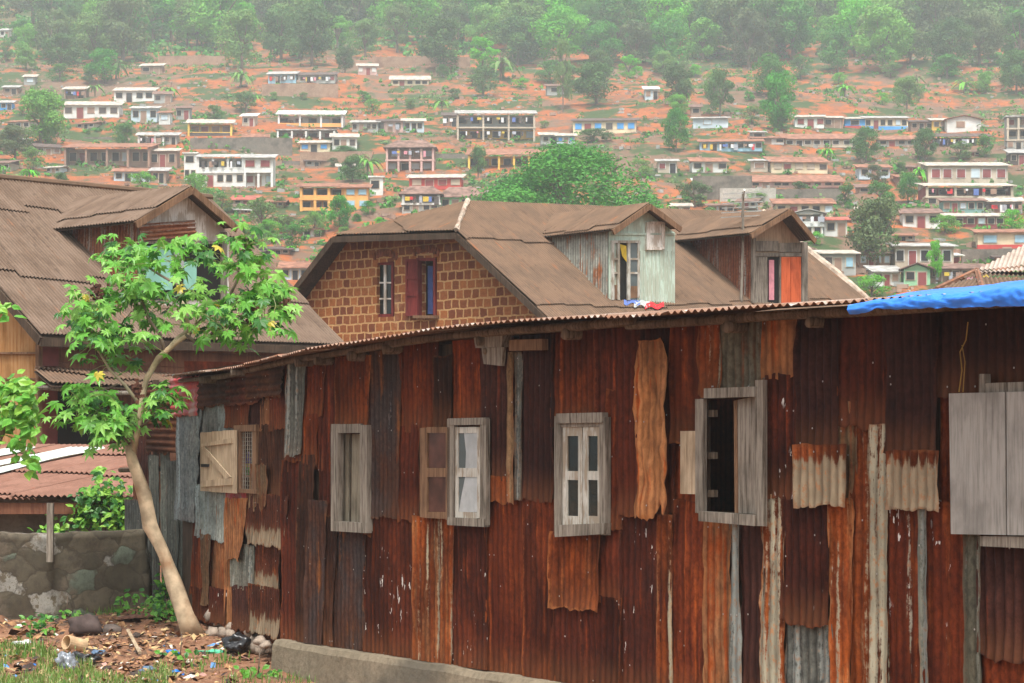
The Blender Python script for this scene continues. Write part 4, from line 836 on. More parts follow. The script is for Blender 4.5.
p2, p3 = q[2] + V(-.3, -.2, 0), q[3] + V(0, -.2, 0); plate(mb, [V(p3.x, p3.y, 0), V(p2.x, p2.y, 0), V(p2.x, p2.y, p2.z - .08), V(p3.x, p3.y, p3.z - .08)], (0, 1, 0), .1); plate(mb, [V(p1.x, p1.y, 0), V(p2.x, p2.y, 0), V(p2.x, p2.y, p2.z - .08), V(p1.x, p1.y, p1.z - .08)], (1, 0, 0), .1)
mb.build('wall', M['conc_d'], shd)
# ---- upright scrap sheets between the stone wall and the shack
SW = Wall(182, 25.6, 120, 27.2)
scr = empty('scrap_fence', SW.w(.7, 0), 'fence of sooty upright sheets between the slanting tree and the shack', 'fence')
s_ = lambda *a, **k: sheet(SW, *a, parent=scr, **k)
s_(133, 156, 384, 135, 150, 500, 'P', 1, H_, lab='dark rusty upright sheet'); s_(150, 182, 389, 152, 182, 453, 'B', 5, hz=True, amp=.013, rag=.02, dent=.02, lab='brown sheet fixed with its ridges level')
for x0, x1, a0_, y0, st_ in ((152, 163, 0, 455, 'dkgrey'), (162, 172, 0, 452, 'dusk'), (170, 183, 0, 460, 'dkgrey'), (179, 192, 0, 470, 'dusk'), (128, 155, 0, 500, 'dusk')): s_(x0, x1, y0, x0 + 2, x1 + 1, 608, st_, 2 + (x0 % 3), .008, rag=.02, dent=.014)
mb = MB(); mb.tube([SW.px(156, 380, .0), SW.px(157, 612, .0)], .04, 6, rough=.3); mb.tube([SW.px(120, 470, -.05), SW.px(186, 468, -.05)], .03, 6, rough=.3); mb.build('rail', M['wdark'], scr)
# ---- tarpaulin over the right end of the shack roof
mb = MB(); vs = []; NU, NVt = 130, 26
top_e = [(848, 303), (862, 300.5), (890, 297.5), (940, 293), (1024, 285), (1110, 277)]; bot = [(850, 313), (864, 312), (876, 307), (900, 308), (925, 306.5), (960, 306), (1000, 305), (1024, 304.5), (1110, 300)]
def interp(T, x):
    for (a, b), (c, d) in zip(T, T[1:]):
        if x <= c: return b + (d - b) * max(0, (x - a)) / (c - a)
    return T[-1][1]
for i in range(NU + 1):
    x = 850 + 275 * i / NU; y1 = interp(bot, x) + 1.6 + 1.3 * noise.noise(Vector((x * .12, 0, 0))); yt_ = interp(top_e, x)
    pb = MW.px(x, y1, .56); pe = MW.px(x, yt_ + 2, .54); nb = MW.n
    for j in range(NVt + 1):
        t = j / NVt
        if t < .4: p = pb.lerp(pe, t / .4) + nb * (.02 * sin(t / .4 * 3))
        else: k = (t - .4) / .6; p = pe - nb * (2.5 * k) + V(0, 0, .36 * k + .03 * sin(k * 9) * .5)
        wr = noise.noise(Vector((i * .11, j * .25, 4))) + .7 * noise.noise(Vector((i * .3 + j * .5, j * .2, 8))) + .4 * noise.noise(Vector((i * .7, j * .9, 2)))
        vs.append(p + V(0, 0, .011 * wr * (1 if t > .3 else t / .3)) + nb * (.013 * wr + .012 * abs(noise.noise(Vector((i * .25 + j * .12, j * .05, 1))))))
mb.add(vs, [(i * (NVt + 1) + j, i * (NVt + 1) + j + 1, (i + 1) * (NVt + 1) + j + 1, (i + 1) * (NVt + 1) + j) for i in range(NU) for j in range(NVt)])
o = mb.build('tarpaulin', plain('blue_tarpaulin', (.03, .2, .74), .42, .15, 3, spec=.5), smooth=True); tag(o, 'bright blue tarpaulin folded over the right end of the shack roof', 'tarpaulin')
# ---- stone wall
n = N('old_masonry'); c = n.coord('Object'); cs_ = n.scale(c, 2.3, 2.3, 4.2); nz = n.k('TexNoise', {'Vector': c, 'Scale': 3.2, 'Detail': 5.0})
cv = n.k('VectorMath', {0: cs_, 1: nz.outputs[1]}, operation='ADD').outputs[0]
vo = n.k('TexVoronoi', {'Vector': cv, 'Scale': 1.0, 'Randomness': .6}); ve = n.k('TexVoronoi', {'Vector': cv, 'Scale': 1.0, 'Randomness': .6}, feature='DISTANCE_TO_EDGE')
vr = n.k('SeparateXYZ', {0: vo.outputs['Color']}).outputs[0]; fz = n.noi(c, 9.0, 6.0, .7); lz = n.noi(c, 1.7, 5.0, .6)
q = n.mix(vr, (.085, .075, .055), (.17, .145, .105)); q = n.mix(n.mul(n.mth('GREATER_THAN', vr, .85), n.ramp(fz, .42, .5)), q, (.42, .41, .37)); q = n.mix(n.mul(n.mth('LESS_THAN', vr, .14), .6), q, (.22, .28, .22))
q = n.mix(n.ramp(lz, .48, .6), q, (.17, .14, .105)); q = n.mix(n.mul(n.ramp(ve.outputs[0], .05, .0), .7), q, (.08, .066, .05)); q = n.mix(n.mul(n.ramp(fz, .4, .7), .6), q, (.07, .06, .05))
M['masonry'] = n.out(q, .95, bump=n.addm(n.mth('MINIMUM', ve.outputs[0], .15), n.mul(fz, .25)), bd=.03, bs=.7, spec=.1)
mb = MB();  KX, KZ = 70, 16; zt_ = P(60, 533, 24.9).z
vs = []
for i in range(KX + 1):
    k_ = i / KX; y0 = 23.9 + 1.9 * k_; x = P(-60 + 203 * k_, 600, y0).x; tz = zt_ + .03 * noise.noise(Vector((x * 2, 0, 0))) + .02 * noise.noise(Vector((x * 9, 0, 0)))
    for side, yy in ((0, y0), (1, y0 + .32)):
        for j in range(KZ + 1):
            z = -.35 + (tz + .35) * j / KZ; nn = .025 * noise.noise(Vector((x * 3, side * 5, z * 5)))
            vs.append(V(x + (nn if i == KX else 0) + (.1 * (1 - j / KZ) if i == KX else 0), yy + (-1 if side == 0 else 1) * nn, z))
m = 2 * (KZ + 1); fs = []
for i in range(KX):
    for j in range(KZ): fs.append((i * m + j, (i + 1) * m + j, (i + 1) * m + j + 1, i * m + j + 1)); fs.append(((i + 1) * m + KZ + 1 + j, i * m + KZ + 1 + j, i * m + KZ + 2 + j, (i + 1) * m + KZ + 2 + j))
    fs.append((i * m + KZ, (i + 1) * m + KZ, (i + 1) * m + 2 * KZ + 1, i * m + 2 * KZ + 1))
for j in range(KZ): fs.append((KX * m + j, KX * m + KZ + 1 + j, KX * m + KZ + 2 + j, KX * m + j + 1))
mb.add(vs, fs); o = mb.build('stone_wall', M['masonry'], smooth=True); tag(o, 'old blackened masonry wall with pale stones at the lower left', 'wall', kind='thing')
mb = MB(); beam(mb, P(50, 562, 24.75), P(50.5, 503, 24.75), .07, .06, up=V(0, 1, 0)); o = mb.build('post', M['wgrey']); tag(o, 'weathered wooden post standing against the masonry wall', 'post')
# ---------------------------------------------------------------- far hillside: houses
def hm(name, c, var=.18, sc=.6): return plain('hill_' + name, c, .9, var, sc, dirt=tuple(x * .6 + y for x, y in zip(c, (.05, .03, .02))), spec=.1)
HC = {k: hm(k, c) for k, c in dict(white=(.66, .67, .64), cream=(.66, .56, .38), yellow=(.72, .46, .1), orange=(.75, .38, .12), blue=(.3, .5, .62), grey=(.36, .37, .35), brown=(.3, .19, .14), mud=(.36, .25, .19), red=(.5, .07, .06), green=(.3, .56, .34),
    bluew=(.5, .6, .66), beige=(.48, .41, .32), dark=(.09, .075, .07), teal=(.2, .36, .33), brite=(.08, .33, .7), lime=(.3, .72, .35), pinkish=(.55, .36, .32), maroon=(.24, .06, .06), black=(.03, .028, .03)).items()}
HR = {k: hm('roof_' + k, c, .45, 1.6) for k, c in dict(rust=(.28, .135, .09), brown=(.2, .125, .1), pale=(.44, .39, .33), grey=(.36, .35, .33), white=(.58, .57, .53), dark=(.12, .09, .08), red=(.4, .12, .09)).items()}
RECTS = []; HOUSES = []
gw1 = hm('cloth', (.7, .7, .7)); gw2 = hm('cloth_grey', (.35, .37, .42)); GAR = [M['cloth_r'], M['cloth_b'], gw1, gw1, gw1, gw2, gw2, HC['brown'], HC['dark'], M['cloth_p'], M['cloth_y']]
def lbox(mb, o, yaw, x0, x1, y0, y1, z0, z1):
    C, S_ = cos(yaw), sin(yaw)
    mb.hexa([V(o.x + x * C - y * S_, o.y + x * S_ + y * C, o.z + z) for z in (z0, z1) for x, y in ((x0, y0), (x1, y0), (x1, y1), (x0, y1))])
def lpt(o, yaw, x, y, z): C, S_ = cos(yaw), sin(yaw); return V(o.x + x * C - y * S_, o.y + x * S_ + y * C, o.z + z)
hno = 0
def house(label, x0, x1, y0, y1, wall='white', roof='pale', kind='mono', fl=1, rf=.22, wins=3, door=1, ver='', cols=0, clothes='', parapet=None, wall2=None, yaw=None, winc='black', name='hill_house', cat='house', colc='white', band=None):
    """a hillside house read off the photo (pixel box), set on the terrain under it at its real size; ver lists the floors with a recessed veranda"""
    global hno; hno += 1; rr = random.Random(hno * 13 + 1)
    xc = (x0 + x1) / 2; b = hit(xc, y1 - .5); D = b.y; m = D / F
    yw = rr.uniform(-.09, .09) if yaw is None else yaw
    w = (x1 - x0) * m; h = (y1 - y0) * m; dp = min(6.5, max(2.2, w * .5)); el = (HY - y0) / F
    RECTS.append((x0 - 2, x1 + 2, y0, y1)); HOUSES.append((x0, x1, y0, y1, label))
    r = empty(name, b, label, cat)
    hw_ = h * (1 - rf); tops = hw_; fh = hw_ / fl; hx = w / 2
    vd = min(1.6, dp * .35); wallm = HC[wall]
    mb = MB(); lbox(mb, b, yw, -hx, hx, .3, dp, -2.2, 0); mb.build('foundation', HC['mud'] if wall not in ('grey', 'beige') else HC['grey'], r)
    mb = MB(); mb2 = MB(); 
    for f in range(fl):
        rec = vd if str(f) in ver else 0
        (mb2 if (wall2 and f == fl - 1) else mb).__class__
        t = mb2 if (wall2 and f == fl - 1) else mb
        lbox(t, b, yw, -hx, hx, rec, dp, f * fh, (f + 1) * fh)
        if rec: lbox(t, b, yw, -hx, -hx + .18, .02, rec - .01, f * fh, (f + 1) * fh); lbox(t, b, yw, hx - .18, hx, .02, rec - .01, f * fh, (f + 1) * fh)
    mb.build('wall', wallm, r) if mb.f else None
    if mb2.f: mb2.build('upper_wall', HC[wall2], r)
    if band:
        mb = MB(); lbox(mb, b, yw, -hx - .04, hx + .04, -.05, .25, -.2, fh * .28); mb.build('base_band', HC[band], r)
    for f in range(fl):
        rec = vd if str(f) in ver else 0
        if rec:
            if f: mb = MB(); lbox(mb, b, yw, -hx - .1, hx + .1, -.15, rec, f * fh - .12, f * fh + .08); mb.build('floor_slab', HC[colc], r)
            if parapet: mb = MB(); lbox(mb, b, yw, -hx + .19, hx - .19, .0, .1, f * fh + .09, f * fh + fh * .34); mb.build('parapet', HC[parapet], r)
            for i in range(cols):
                x = -hx + .12 + (w - .24) * i / max(1, cols - 1); mb = MB(); lbox(mb, b, yw, x - .13, x + .13, -.12, .12, f * fh + (.081 if f else 0), (f + 1) * fh - .13); mb.build('column', HC[colc], r)
        n_ = wins + (1 if f == 0 and door else 0)
        for i in range(n_):
            x = -hx + w * (i + .5 + rr.uniform(-.12, .12)) / n_; isd = (f == 0 and door and i == door % n_)
            ww = min(.55, w / n_ * .3) if not isd else min(.45, w / n_ * .3); z0 = f * fh + (fh * .4 if not isd else 0.02); z1 = f * fh + fh * (.82 if not isd else .8)
            if str(f) in ver and parapet: z0 = max(z0, f * fh + fh * .3)
            mb = MB(); lbox(mb, b, yw, x - ww - .08, x + ww + .08, rec - .05, rec + .02, z0 - .06, z1 + .08); wo_ = mb.build('door' if isd else 'window', HC['beige' if wall != 'beige' else 'white'], r)
            mb = MB(); lbox(mb, b, yw, x - ww, x + ww, rec - .08, rec - .03, z0, z1); mb.build('leaf' if isd else 'pane', HC[rr.choice(['maroon', 'brown', 'black']) if isd else (winc if rr.random() < .8 else rr.choice(['maroon', 'bluew', 'dark', 'brown']))], wo_)
    # roof
    ov = .35; ex = hx + ov; rise = rf * h
    mb = MB()
    def prism(pts_lo, th=.07):
        pp = [lpt(b, yw, *p) for p in pts_lo]; plate(mb, pp, (0, 0, 1), th)
    if kind == 'mono':
        zf = tops - .05; zb = tops + max(.05, rise * .8) + (dp + ov * 2) * el
        prism([(-ex, -ov, zf), (ex, -ov, zf), (ex, dp + ov, zb), (-ex, dp + ov, zb)])
        plate(mb, [lpt(b, yw, -hx, .2, zf + .0), lpt(b, yw, -hx, dp, zf), lpt(b, yw, -hx, dp, zb - .1)], (1, 0, 0), .1); plate(mb, [lpt(b, yw, hx - .1, .2, zf), lpt(b, yw, hx - .1, dp, zf), lpt(b, yw, hx - .1, dp, zb - .1)], (1, 0, 0), .1)
    elif kind in ('gable', 'hip'):
        zf = tops - .05; zr = tops + rise + (dp / 2) * el * .9; k = 0 if kind == 'gable' else min(ex * .5, dp * .5)
        zr = max(zr, zf + .3)
        a1, a2, a3, a4 = (-ex, -ov, zf), (ex, -ov, zf), (ex, dp + ov, zf), (-ex, dp + ov, zf); r1, r2 = (-ex + k, dp / 2, zr), (ex - k, dp / 2, zr)
        prism([a1, a2, r2, r1]); prism([a3, a4, r1, r2])
        if k: prism([a2, a3, r2]); prism([a4, a1, r1])
        else: plate(mb, [lpt(b, yw, hx - .1, 0, zf), lpt(b, yw, hx - .1, dp, zf), lpt(b, yw, hx - .1, dp / 2, zr - .1)], (1, 0, 0), .1); plate(mb, [lpt(b, yw, -hx, 0, zf), lpt(b, yw, -hx, dp, zf), lpt(b, yw, -hx, dp / 2, zr - .1)], (1, 0, 0), .1)
    elif kind == 'front':
        zf = tops - .05; zr = tops + rise
        prism([(-ex, -ov, zf), (0, -ov, zr), (0, dp + ov, zr), (-ex, dp + ov, zf)]); prism([(0, -ov, zr), (ex, -ov, zf), (ex, dp + ov, zf), (0, dp + ov, zr)])
        g2 = MB(); plate(g2, [lpt(b, yw, -hx, .0, zf), lpt(b, yw, hx, .0, zf), lpt(b, yw, 0, .0, zr - .06)], (0, 1, 0), .12); g2.build('gable', wallm, r)
    elif kind == 'flat': lbox(mb, b, yw, -hx - .2, hx + .2, -.2, dp + .2, tops, tops + max(.15, rise))
    mb.build('roof', HR[roof], r)
    if clothes:
        for q_ in clothes.split(','):
            f = int(q_[0]); cnt = int(q_[1:]); wl_ = empty('washing_line', lpt(b, yw, 0, -.3, f * fh + fh * .7), ('washing hung along the ' + ('lower floor of the ' if f == 0 and ',' in clothes else 'upper floor of the ' if f else 'front of the ') + ' '.join(label.replace(' with washing', '').replace(' and washing', '').replace('hung with washing ', '').split()[:8])).rsplit(' with', 1)[0], 'washing')
            mb = MB(); mb.tube([lpt(b, yw, -hx * .9, -.3, f * fh + fh * .7), lpt(b, yw, hx * .9, -.3, f * fh + fh * .7)], .015, 4); mb.build('line', HC['dark'], wl_)
            for i in range(cnt):
                x = -hx * .88 + hx * 1.76 * (i + .5 + rr.uniform(-.45, .45)) / cnt; mb = MB(); gw_ = rr.uniform(.08, .34); gh = rr.uniform(.2, .8)
                lbox(mb, b, yw, x - gw_, x + gw_, -.33, -.28, f * fh + fh * .7 - gh, f * fh + fh * .7); mb.build('garment', rr.choice(GAR), wl_)
    return r
H = house
H('white gabled hut at the upper left edge by the big trees', 0, 9, 29, 38, 'white', 'grey', wins=1, name='hut')
H('tiny grey kiosk on bare red earth high on the left', 24, 35, 75, 86, 'grey', 'pale', wins=1, door=0, name='hut')
H('small hut with blue washing, at the left edge', 3, 18, 86, 95, 'brown', 'grey', wins=1, name='hut')
H('hut roofed with a bright blue sheet, at the left edge', 0, 12, 101, 111, 'brite', 'grey', wins=1, name='hut')
H('low brown hut with a pale roof, alone on the red slope at upper left', 141, 162, 64, 75, 'brown', 'pale', wins=1)
H('open shed with washing, left of the white and blue house', 64, 86, 87, 99, 'brown', 'pale', wins=1, ver='0', cols=3, colc='brown', clothes='05')
H('white and blue house under a pale roof, at upper left', 114, 154, 88, 103, 'white', 'pale', wins=3)
H('grey annex joined to the white and blue house', 154, 171, 92, 104, 'grey', 'brown', wins=1)
H('long cream house with a green door and a pale roof', 64, 119, 102, 119, 'white', 'pale', wins=4, winc='dark')
H('pale blue tin shed left of the rusty white hut', 131, 157, 107, 123, 'bluew', 'grey', wins=2, kind='mono', rf=.12, name='shed', cat='shed')
H('white tin hut with rusty corners', 159, 170, 112, 125, 'white', 'rust', wins=1, door=0, rf=.1, name='hut')
H('grey hut standing left above the yellow house', 176, 190, 107, 121, 'grey', 'brown', wins=1, rf=.12, name='hut')
H('yellow house with a pale roof and a dark base', 188, 232, 120, 137, 'yellow', 'pale', wins=3, winc='brown', ver='0', parapet='yellow', cols=2, colc='yellow', band='dark')
H('small grey doorway hut right of the yellow house', 242, 255, 114, 127, 'beige', 'white', wins=1, name='hut')
H('open shack with white cloths, above the long mud house', 138, 164, 133, 146, 'beige', 'grey', wins=2, ver='0', cols=4, colc='white', clothes='04')
H('little tin lean-to at the end of the open shack', 165, 177, 133, 146, 'grey', 'grey', wins=1, name='hut')
H('long mud-walled house under a rusty roof, at left', 64, 150, 144, 168, 'mud', 'rust', wins=7, rf=.16, ver='0', cols=5, colc='brown', yaw=-.03)
H('brown end block of the long mud-walled house', 150, 177, 149, 170, 'brown', 'pale', wins=2, rf=.12)
H('shack with a rust and white roof near the brown dormer gable', 114, 150, 169, 183, 'bluew', 'rust', wins=3)
H('tall narrow mud hut behind the round bush', 151, 166, 168, 184, 'mud', 'grey', wins=1, name='hut')
H('tall white block at the left end of the white balcony house', 184, 197, 153, 182, 'white', 'white', 'flat', fl=2, wins=1, rf=.04)
H('white two-storey house with a long balcony and washing', 197, 244, 155, 188, 'white', 'grey', fl=2, wins=4, ver='1', cols=4, parapet='white', rf=.08, clothes='16', yaw=-.02)
H('white wing with a dark red window, right of the balcony house', 244, 273, 155, 188, 'white', 'grey', fl=2, wins=2, rf=.1, winc='maroon', ver='0', cols=3, yaw=-.02)
H('roof of a low red-roofed hut in the bushes at left', 233, 257, 196, 205, 'pinkish', 'red', wins=2, rf=.5)
H('long blue shack hung with clothes under the upper trees', 268, 296, 72, 84, 'blue', 'grey', wins=3, clothes='07')
H('dim grey shack joined to the long blue shack', 298, 335, 73, 84, 'grey', 'dark', wins=4, clothes='07')
H('pinkish hut with two white windows under the trees', 358, 377, 64, 76, 'pinkish', 'pale', wins=2, winc='white', name='hut')
H('long low house with a pale yellow roof under the trees', 391, 429, 76, 87, 'cream', 'pale', wins=4, rf=.4)
H('white-columned veranda house with an orange band', 278, 343, 111, 128, 'white', 'white', wins=4, ver='0', cols=4, parapet='orange', rf=.24, yaw=.02)
H('white lower storey beneath the white-columned veranda', 277, 335, 130, 140, 'white', 'grey', 'flat', wins=3, rf=.08, cols=5, ver='0')
H('cream shed with a blue door below the veranda house', 300, 330, 141, 153, 'cream', 'pale', wins=2, winc='brite', rf=.2, name='shed', cat='shed')
H('small white hut beside the dark thorn tree', 332, 357, 134, 151, 'white', 'pale', wins=2, name='hut')
H('grey shack left in the row above the stilt house', 352, 378, 121, 133, 'grey', 'grey', wins=3, rf=.16)
H('violet-walled shack in the middle of its row', 378, 403, 120, 133, 'pinkish', 'dark', wins=2, rf=.14, clothes='03')
H('pale blue-doored shack at the right end of its row', 403, 424, 119, 133, 'bluew', 'pale', wins=2, rf=.2)
H('brown hip-roofed house raised on red and white columns', 386, 434, 141, 173, 'brown', 'brown', 'hip', fl=2, wins=3, ver='01', cols=5, rf=.22, winc='bluew', colc='pinkish', clothes='16')
H('little reddish hut left of the big two-storey veranda block', 443, 457, 113, 127, 'brown', 'dark', wins=1, clothes='02', name='hut')
H('long two-storey block with grey upper veranda and yellow ground floor', 457, 535, 111, 142, 'yellow', 'grey', fl=2, wins=6, ver='01', cols=4, colc='beige', rf=.1, wall2='grey', parapet=None, clothes='19,07', yaw=.02)
H('yellow house with a wide rusty roof behind the great tree', 468, 545, 149, 170, 'yellow', 'rust', wins=6, ver='0', cols=6, colc='yellow', rf=.3, yaw=-.03)
H('red and grey house under a pale roof', 409, 461, 175, 190, 'red', 'pale', wins=3, rf=.22, winc='beige')
H('grey house with washing under a brown hip roof', 402, 440, 187, 214, 'grey', 'brown', 'hip', fl=2, wins=3, ver='1', cols=3, rf=.28, clothes='17')
H('bright green house under a brown roof by the ridge of the block house', 440, 481, 188, 212, 'lime', 'brown', 'hip', wins=3, rf=.4)
H('narrow white tower-like house', 370, 383, 177, 196, 'white', 'white', 'flat', wins=1, door=0, rf=.05)
H('orange two-storey house with verandas', 300, 344, 184, 212, 'orange', 'rust', fl=2, wins=3, ver='01', cols=4, colc='orange', parapet='orange', rf=.12, yaw=.0)
H('orange wing with blue windows, right half of the orange house', 344, 368, 185, 211, 'orange', 'rust', fl=2, wins=2, door=0, rf=.12, winc='blue', yaw=.0)
H('white hut below the orange house', 303, 321, 227, 239, 'white', 'rust', wins=1, rf=.25, name='hut')
H('rust-roofed hut right beside the brick gable', 282, 308, 262, 281, 'bluew', 'rust', wins=2, rf=.35, name='hut')
H('grey cabin with one dark window among the high trees', 547, 564, 85, 96, 'grey', 'brown', wins=1, door=0, rf=.15)
H('white-roofed hut hidden between round trees', 645, 658, 87, 101, 'bluew', 'white', wins=1, rf=.2, name='hut')
H('long cream house with blue doors behind the great tree', 573, 636, 119, 135, 'cream', 'dark', wins=5, rf=.14, winc='brite')
H('grey hut left of the long cream house', 541, 557, 133, 145, 'grey', 'pale', wins=1, name='hut')
H('white and blue hut left of the long cream house', 557, 575, 134, 145, 'bluew', 'pale', wins=2, winc='brite', name='hut')
H('little brown kiosk above the tin fence', 691, 701, 105, 117, 'mud', 'brown', wins=1, door=0, name='hut')
H('long bluish tin enclosure under the kiosk', 693, 728, 118, 129, 'bluew', 'grey', wins=1, door=0, rf=.06, name='shed', cat='shed')
H('long blue shack with clothes in its doorways', 700, 762, 140, 152, 'blue', 'rust', wins=6, rf=.18, clothes='09')
H('pale cabin above the right end of the long blue shack', 752, 765, 132, 140, 'grey', 'grey', wins=1, door=0, rf=.12, name='hut')
H('grey-green cabin beside the great tree', 658, 677, 160, 174, 'beige', 'grey', wins=1, rf=.12)
H('white hut with a rusty roof on the stone terrace', 692, 727, 158, 173, 'white', 'rust', wins=2, rf=.28)
H('pale cabin with a white window, left of the cream row', 751, 768, 160, 173, 'beige', 'grey', wins=1, winc='white', door=0, rf=.1)
H('striped white shed on the dark terrace wall', 694, 713, 179, 188, 'white', 'white', wins=2, door=0, rf=.2, name='shed', cat='shed')
H('long pink-ended house under a plain rusty roof', 751, 843, 175, 188, 'pinkish', 'rust', wins=8, rf=.58, yaw=-.01)
H('small white house half hidden by the green dormer', 672, 690, 204, 217, 'white', 'pale', wins=1)
H('white shack left in the top right row', 795, 824, 116, 129, 'white', 'pale', wins=2, rf=.12, winc='maroon')
H('brown shack next in the top right row', 824, 843, 117, 129, 'brown', 'pale', wins=1, rf=.12)
H('blue and red shack in the top right row', 845, 865, 118, 129, 'brite', 'pale', wins=1, door=0, rf=.12, band='red')
H('cream and blue shack in the top right row', 865, 908, 117, 130, 'cream', 'grey', wins=5, rf=.12, band='brite')
H('dull brown shack in the top right row', 911, 932, 121, 132, 'brown', 'dark', wins=2, rf=.12)
H('yellow hut against the white gabled house', 932, 947, 119, 131, 'yellow', 'pale', wins=1, rf=.15, name='hut')
H('white gabled house with a single dark window', 947, 981, 116, 133, 'white', 'rust', 'front', wins=1, door=0, rf=.22)
H('dark shed row hung with washing under the white gabled house', 933, 990, 134, 147, 'maroon', 'dark', wins=5, rf=.25, ver='0', cols=5, colc='dark', clothes='09')
H('small white shack at the left end of the rust-roofed row', 752, 784, 137, 145, 'white', 'rust', wins=2)
H('long rust-roofed row on the right slope', 785, 860, 134, 148, 'beige', 'rust', wins=7, rf=.4, yaw=-.01)
H('rust-roofed shack between the two round trees', 878, 916, 136, 147, 'grey', 'rust', wins=3, rf=.4)
H('cream row house under a rusty roof', 771, 828, 157, 174, 'cream', 'rust', wins=5, rf=.34, door=0, winc='beige')
H('little white and blue house alone on red earth at right', 859, 890, 165, 180, 'bluew', 'rust', wins=2, rf=.2)
H('cream storeys of the big house at right', 928, 1008, 163, 186, 'beige', 'pale', wins=6, rf=.14, fl=1, winc='maroon', yaw=.0, door=0)
H('brown ground floors of the big house with maroon veranda and washing', 926, 1013, 184, 208, 'mud', 'pale', fl=2, wins=6, ver='1', cols=4, colc='beige', wall2='maroon', rf=.1, clothes='19', yaw=.0)
H('grey concrete house on stilts at the right edge', 1007, 1030, 116, 152, 'grey', 'grey', 'flat', fl=3, wins=2, ver='12', cols=3, colc='beige', rf=.04)
H('dark hut by the red track at the right edge', 1010, 1026, 150, 166, 'dark', 'grey', wins=1, name='hut')
H('cream house with a rusty roof above the red-doored dormer', 776, 833, 199, 218, 'cream', 'rust', wins=4, rf=.28)
H('white two-storey gable house beside the red-doored dormer', 793, 823, 210, 238, 'white', 'grey', 'front', fl=2, wins=2, ver='1', cols=2, parapet='white', rf=.14, clothes='14')
H('white hut with a red roof by the feathery tree', 824, 847, 218, 237, 'white', 'red', wins=1, rf=.14)
H('grey house with a blue door above the white hip edge', 822, 856, 251, 276, 'grey', 'pale', wins=2, rf=.12, winc='blue')
H('white and brown house right of the feathery tree', 903, 940, 209, 229, 'white', 'brown', wins=2, rf=.24)
H('green and grey shack under patched roofs at right', 943, 984, 199, 214, 'teal', 'brown', wins=4, rf=.16)
H('shack with pale patched roof and washing at the right', 984, 1022, 198, 214, 'grey', 'pale', wins=3, rf=.26, clothes='08')
H('red-brown walled shack under a pale roof at right', 945, 1006, 214, 229, 'maroon', 'pale', wins=5, rf=.18)
H('cream house with two blue windows at the right edge', 978, 1032, 230, 250, 'cream', 'rust', wins=2, door=0, winc='blue', rf=.14, band='red')
H('beige house with two open windows at lower right', 895, 954, 244, 271, 'beige', 'grey', wins=4, rf=.1)
H('low bright blue wall-hut at lower right', 938, 960, 254, 265, 'blue', 'white', wins=1, rf=.2, name='hut')
H('brown-roofed house under the feathery tree', 860, 890, 246, 269, 'brown', 'brown', 'hip', wins=3, rf=.35, winc='bluew')
H('white house with a grey upper strip above the tarpaulin', 875, 900, 266, 287, 'white', 'grey', wins=2, rf=.3)
H('green-fronted gable house with a red door', 904, 930, 264, 287, 'green', 'brown', 'front', wins=1, rf=.24)
H('brown-roofed shack with washing above the tarpaulin', 930, 990, 264, 282, 'brown', 'brown', wins=5, rf=.3, clothes='07')
# retaining walls on the slope
def rwall(label, x0, x1, y0, y1, mat='conc_d', push=0):
    b = hit((x0 + x1) / 2, y1); m = b.y / F; mb = MB(); w = (x1 - x0) * m; h = (y1 - y0) * m
    for i in range(max(1, int(w / 3))):
        k = w / max(1, int(w / 3)); mb.box(b + V(-w / 2 + k * (i + .5), .3, h / 2 - .8), (k, .5 + .04 * (i % 2), h + 1.6 + .1 * (i % 3)))
    tag(mb.build('retaining_wall', M[mat]), label, 'wall', 'retaining walls on the hillside', 'thing')
rwall('dark stone terrace wall with the striped shed, right of the red gully', 693, 752, 176, 200); rwall('light concrete terrace wall below the pink-ended house', 720, 776, 188, 203, 'conc_l'); rwall('grey terrace wall behind the aerial', 776, 842, 189, 200, 'conc_d')
rwall('brown mud terrace wall under the long blue shack', 262, 338, 84, 98, 'mud'); rwall('dark terrace wall under the small doorway hut', 190, 292, 138, 150, 'conc_d'); rwall('grey terrace wall under the cream house at the right edge', 962, 1036, 249, 263, 'conc_d'); rwall('brown terrace wall under the thorn tree', 300, 372, 152, 166, 'mud')
rwall('mud terrace wall high behind the upper trees', 372, 470, 57, 66, 'mud'); rwall('low mud terrace wall in the clearing at upper left', 158, 226, 56, 66, 'mud')
# ---------------------------------------------------------------- trees
def leafmat(name, A, B, trans=.25, ov=.9):
    n = N(name); c = n.coord(); a = n.noi(c, 1.1, 4.0, .6); r = n.k('ObjectInfo').outputs['Random']
    q = n.mix(n.ramp(a, .35, .65), A, B)
    q = n.k('HueSaturation', {'Hue': n.addm(.485, n.mul(r, .035)), 'Saturation': n.addm(.85, n.mul(r, .3)), 'Value': n.addm(1 - ov * .35, n.mul(r, ov * .8)), 'Color': q}).outputs[0]
    return n.out(q, .6, trans=trans, spec=.25)
M['leaf_far'] = leafmat('hill_foliage', (.045, .15, .03), (.11, .29, .05))
M['leaf_lite'] = leafmat('light_hill_foliage', (.12, .32, .045), (.19, .42, .06))
M['leaf_olive'] = leafmat('olive_hill_foliage', (.11, .18, .06), (.16, .24, .08))
M['bark'] = plain('bark', (.16, .12, .09), .9, .4, 5)
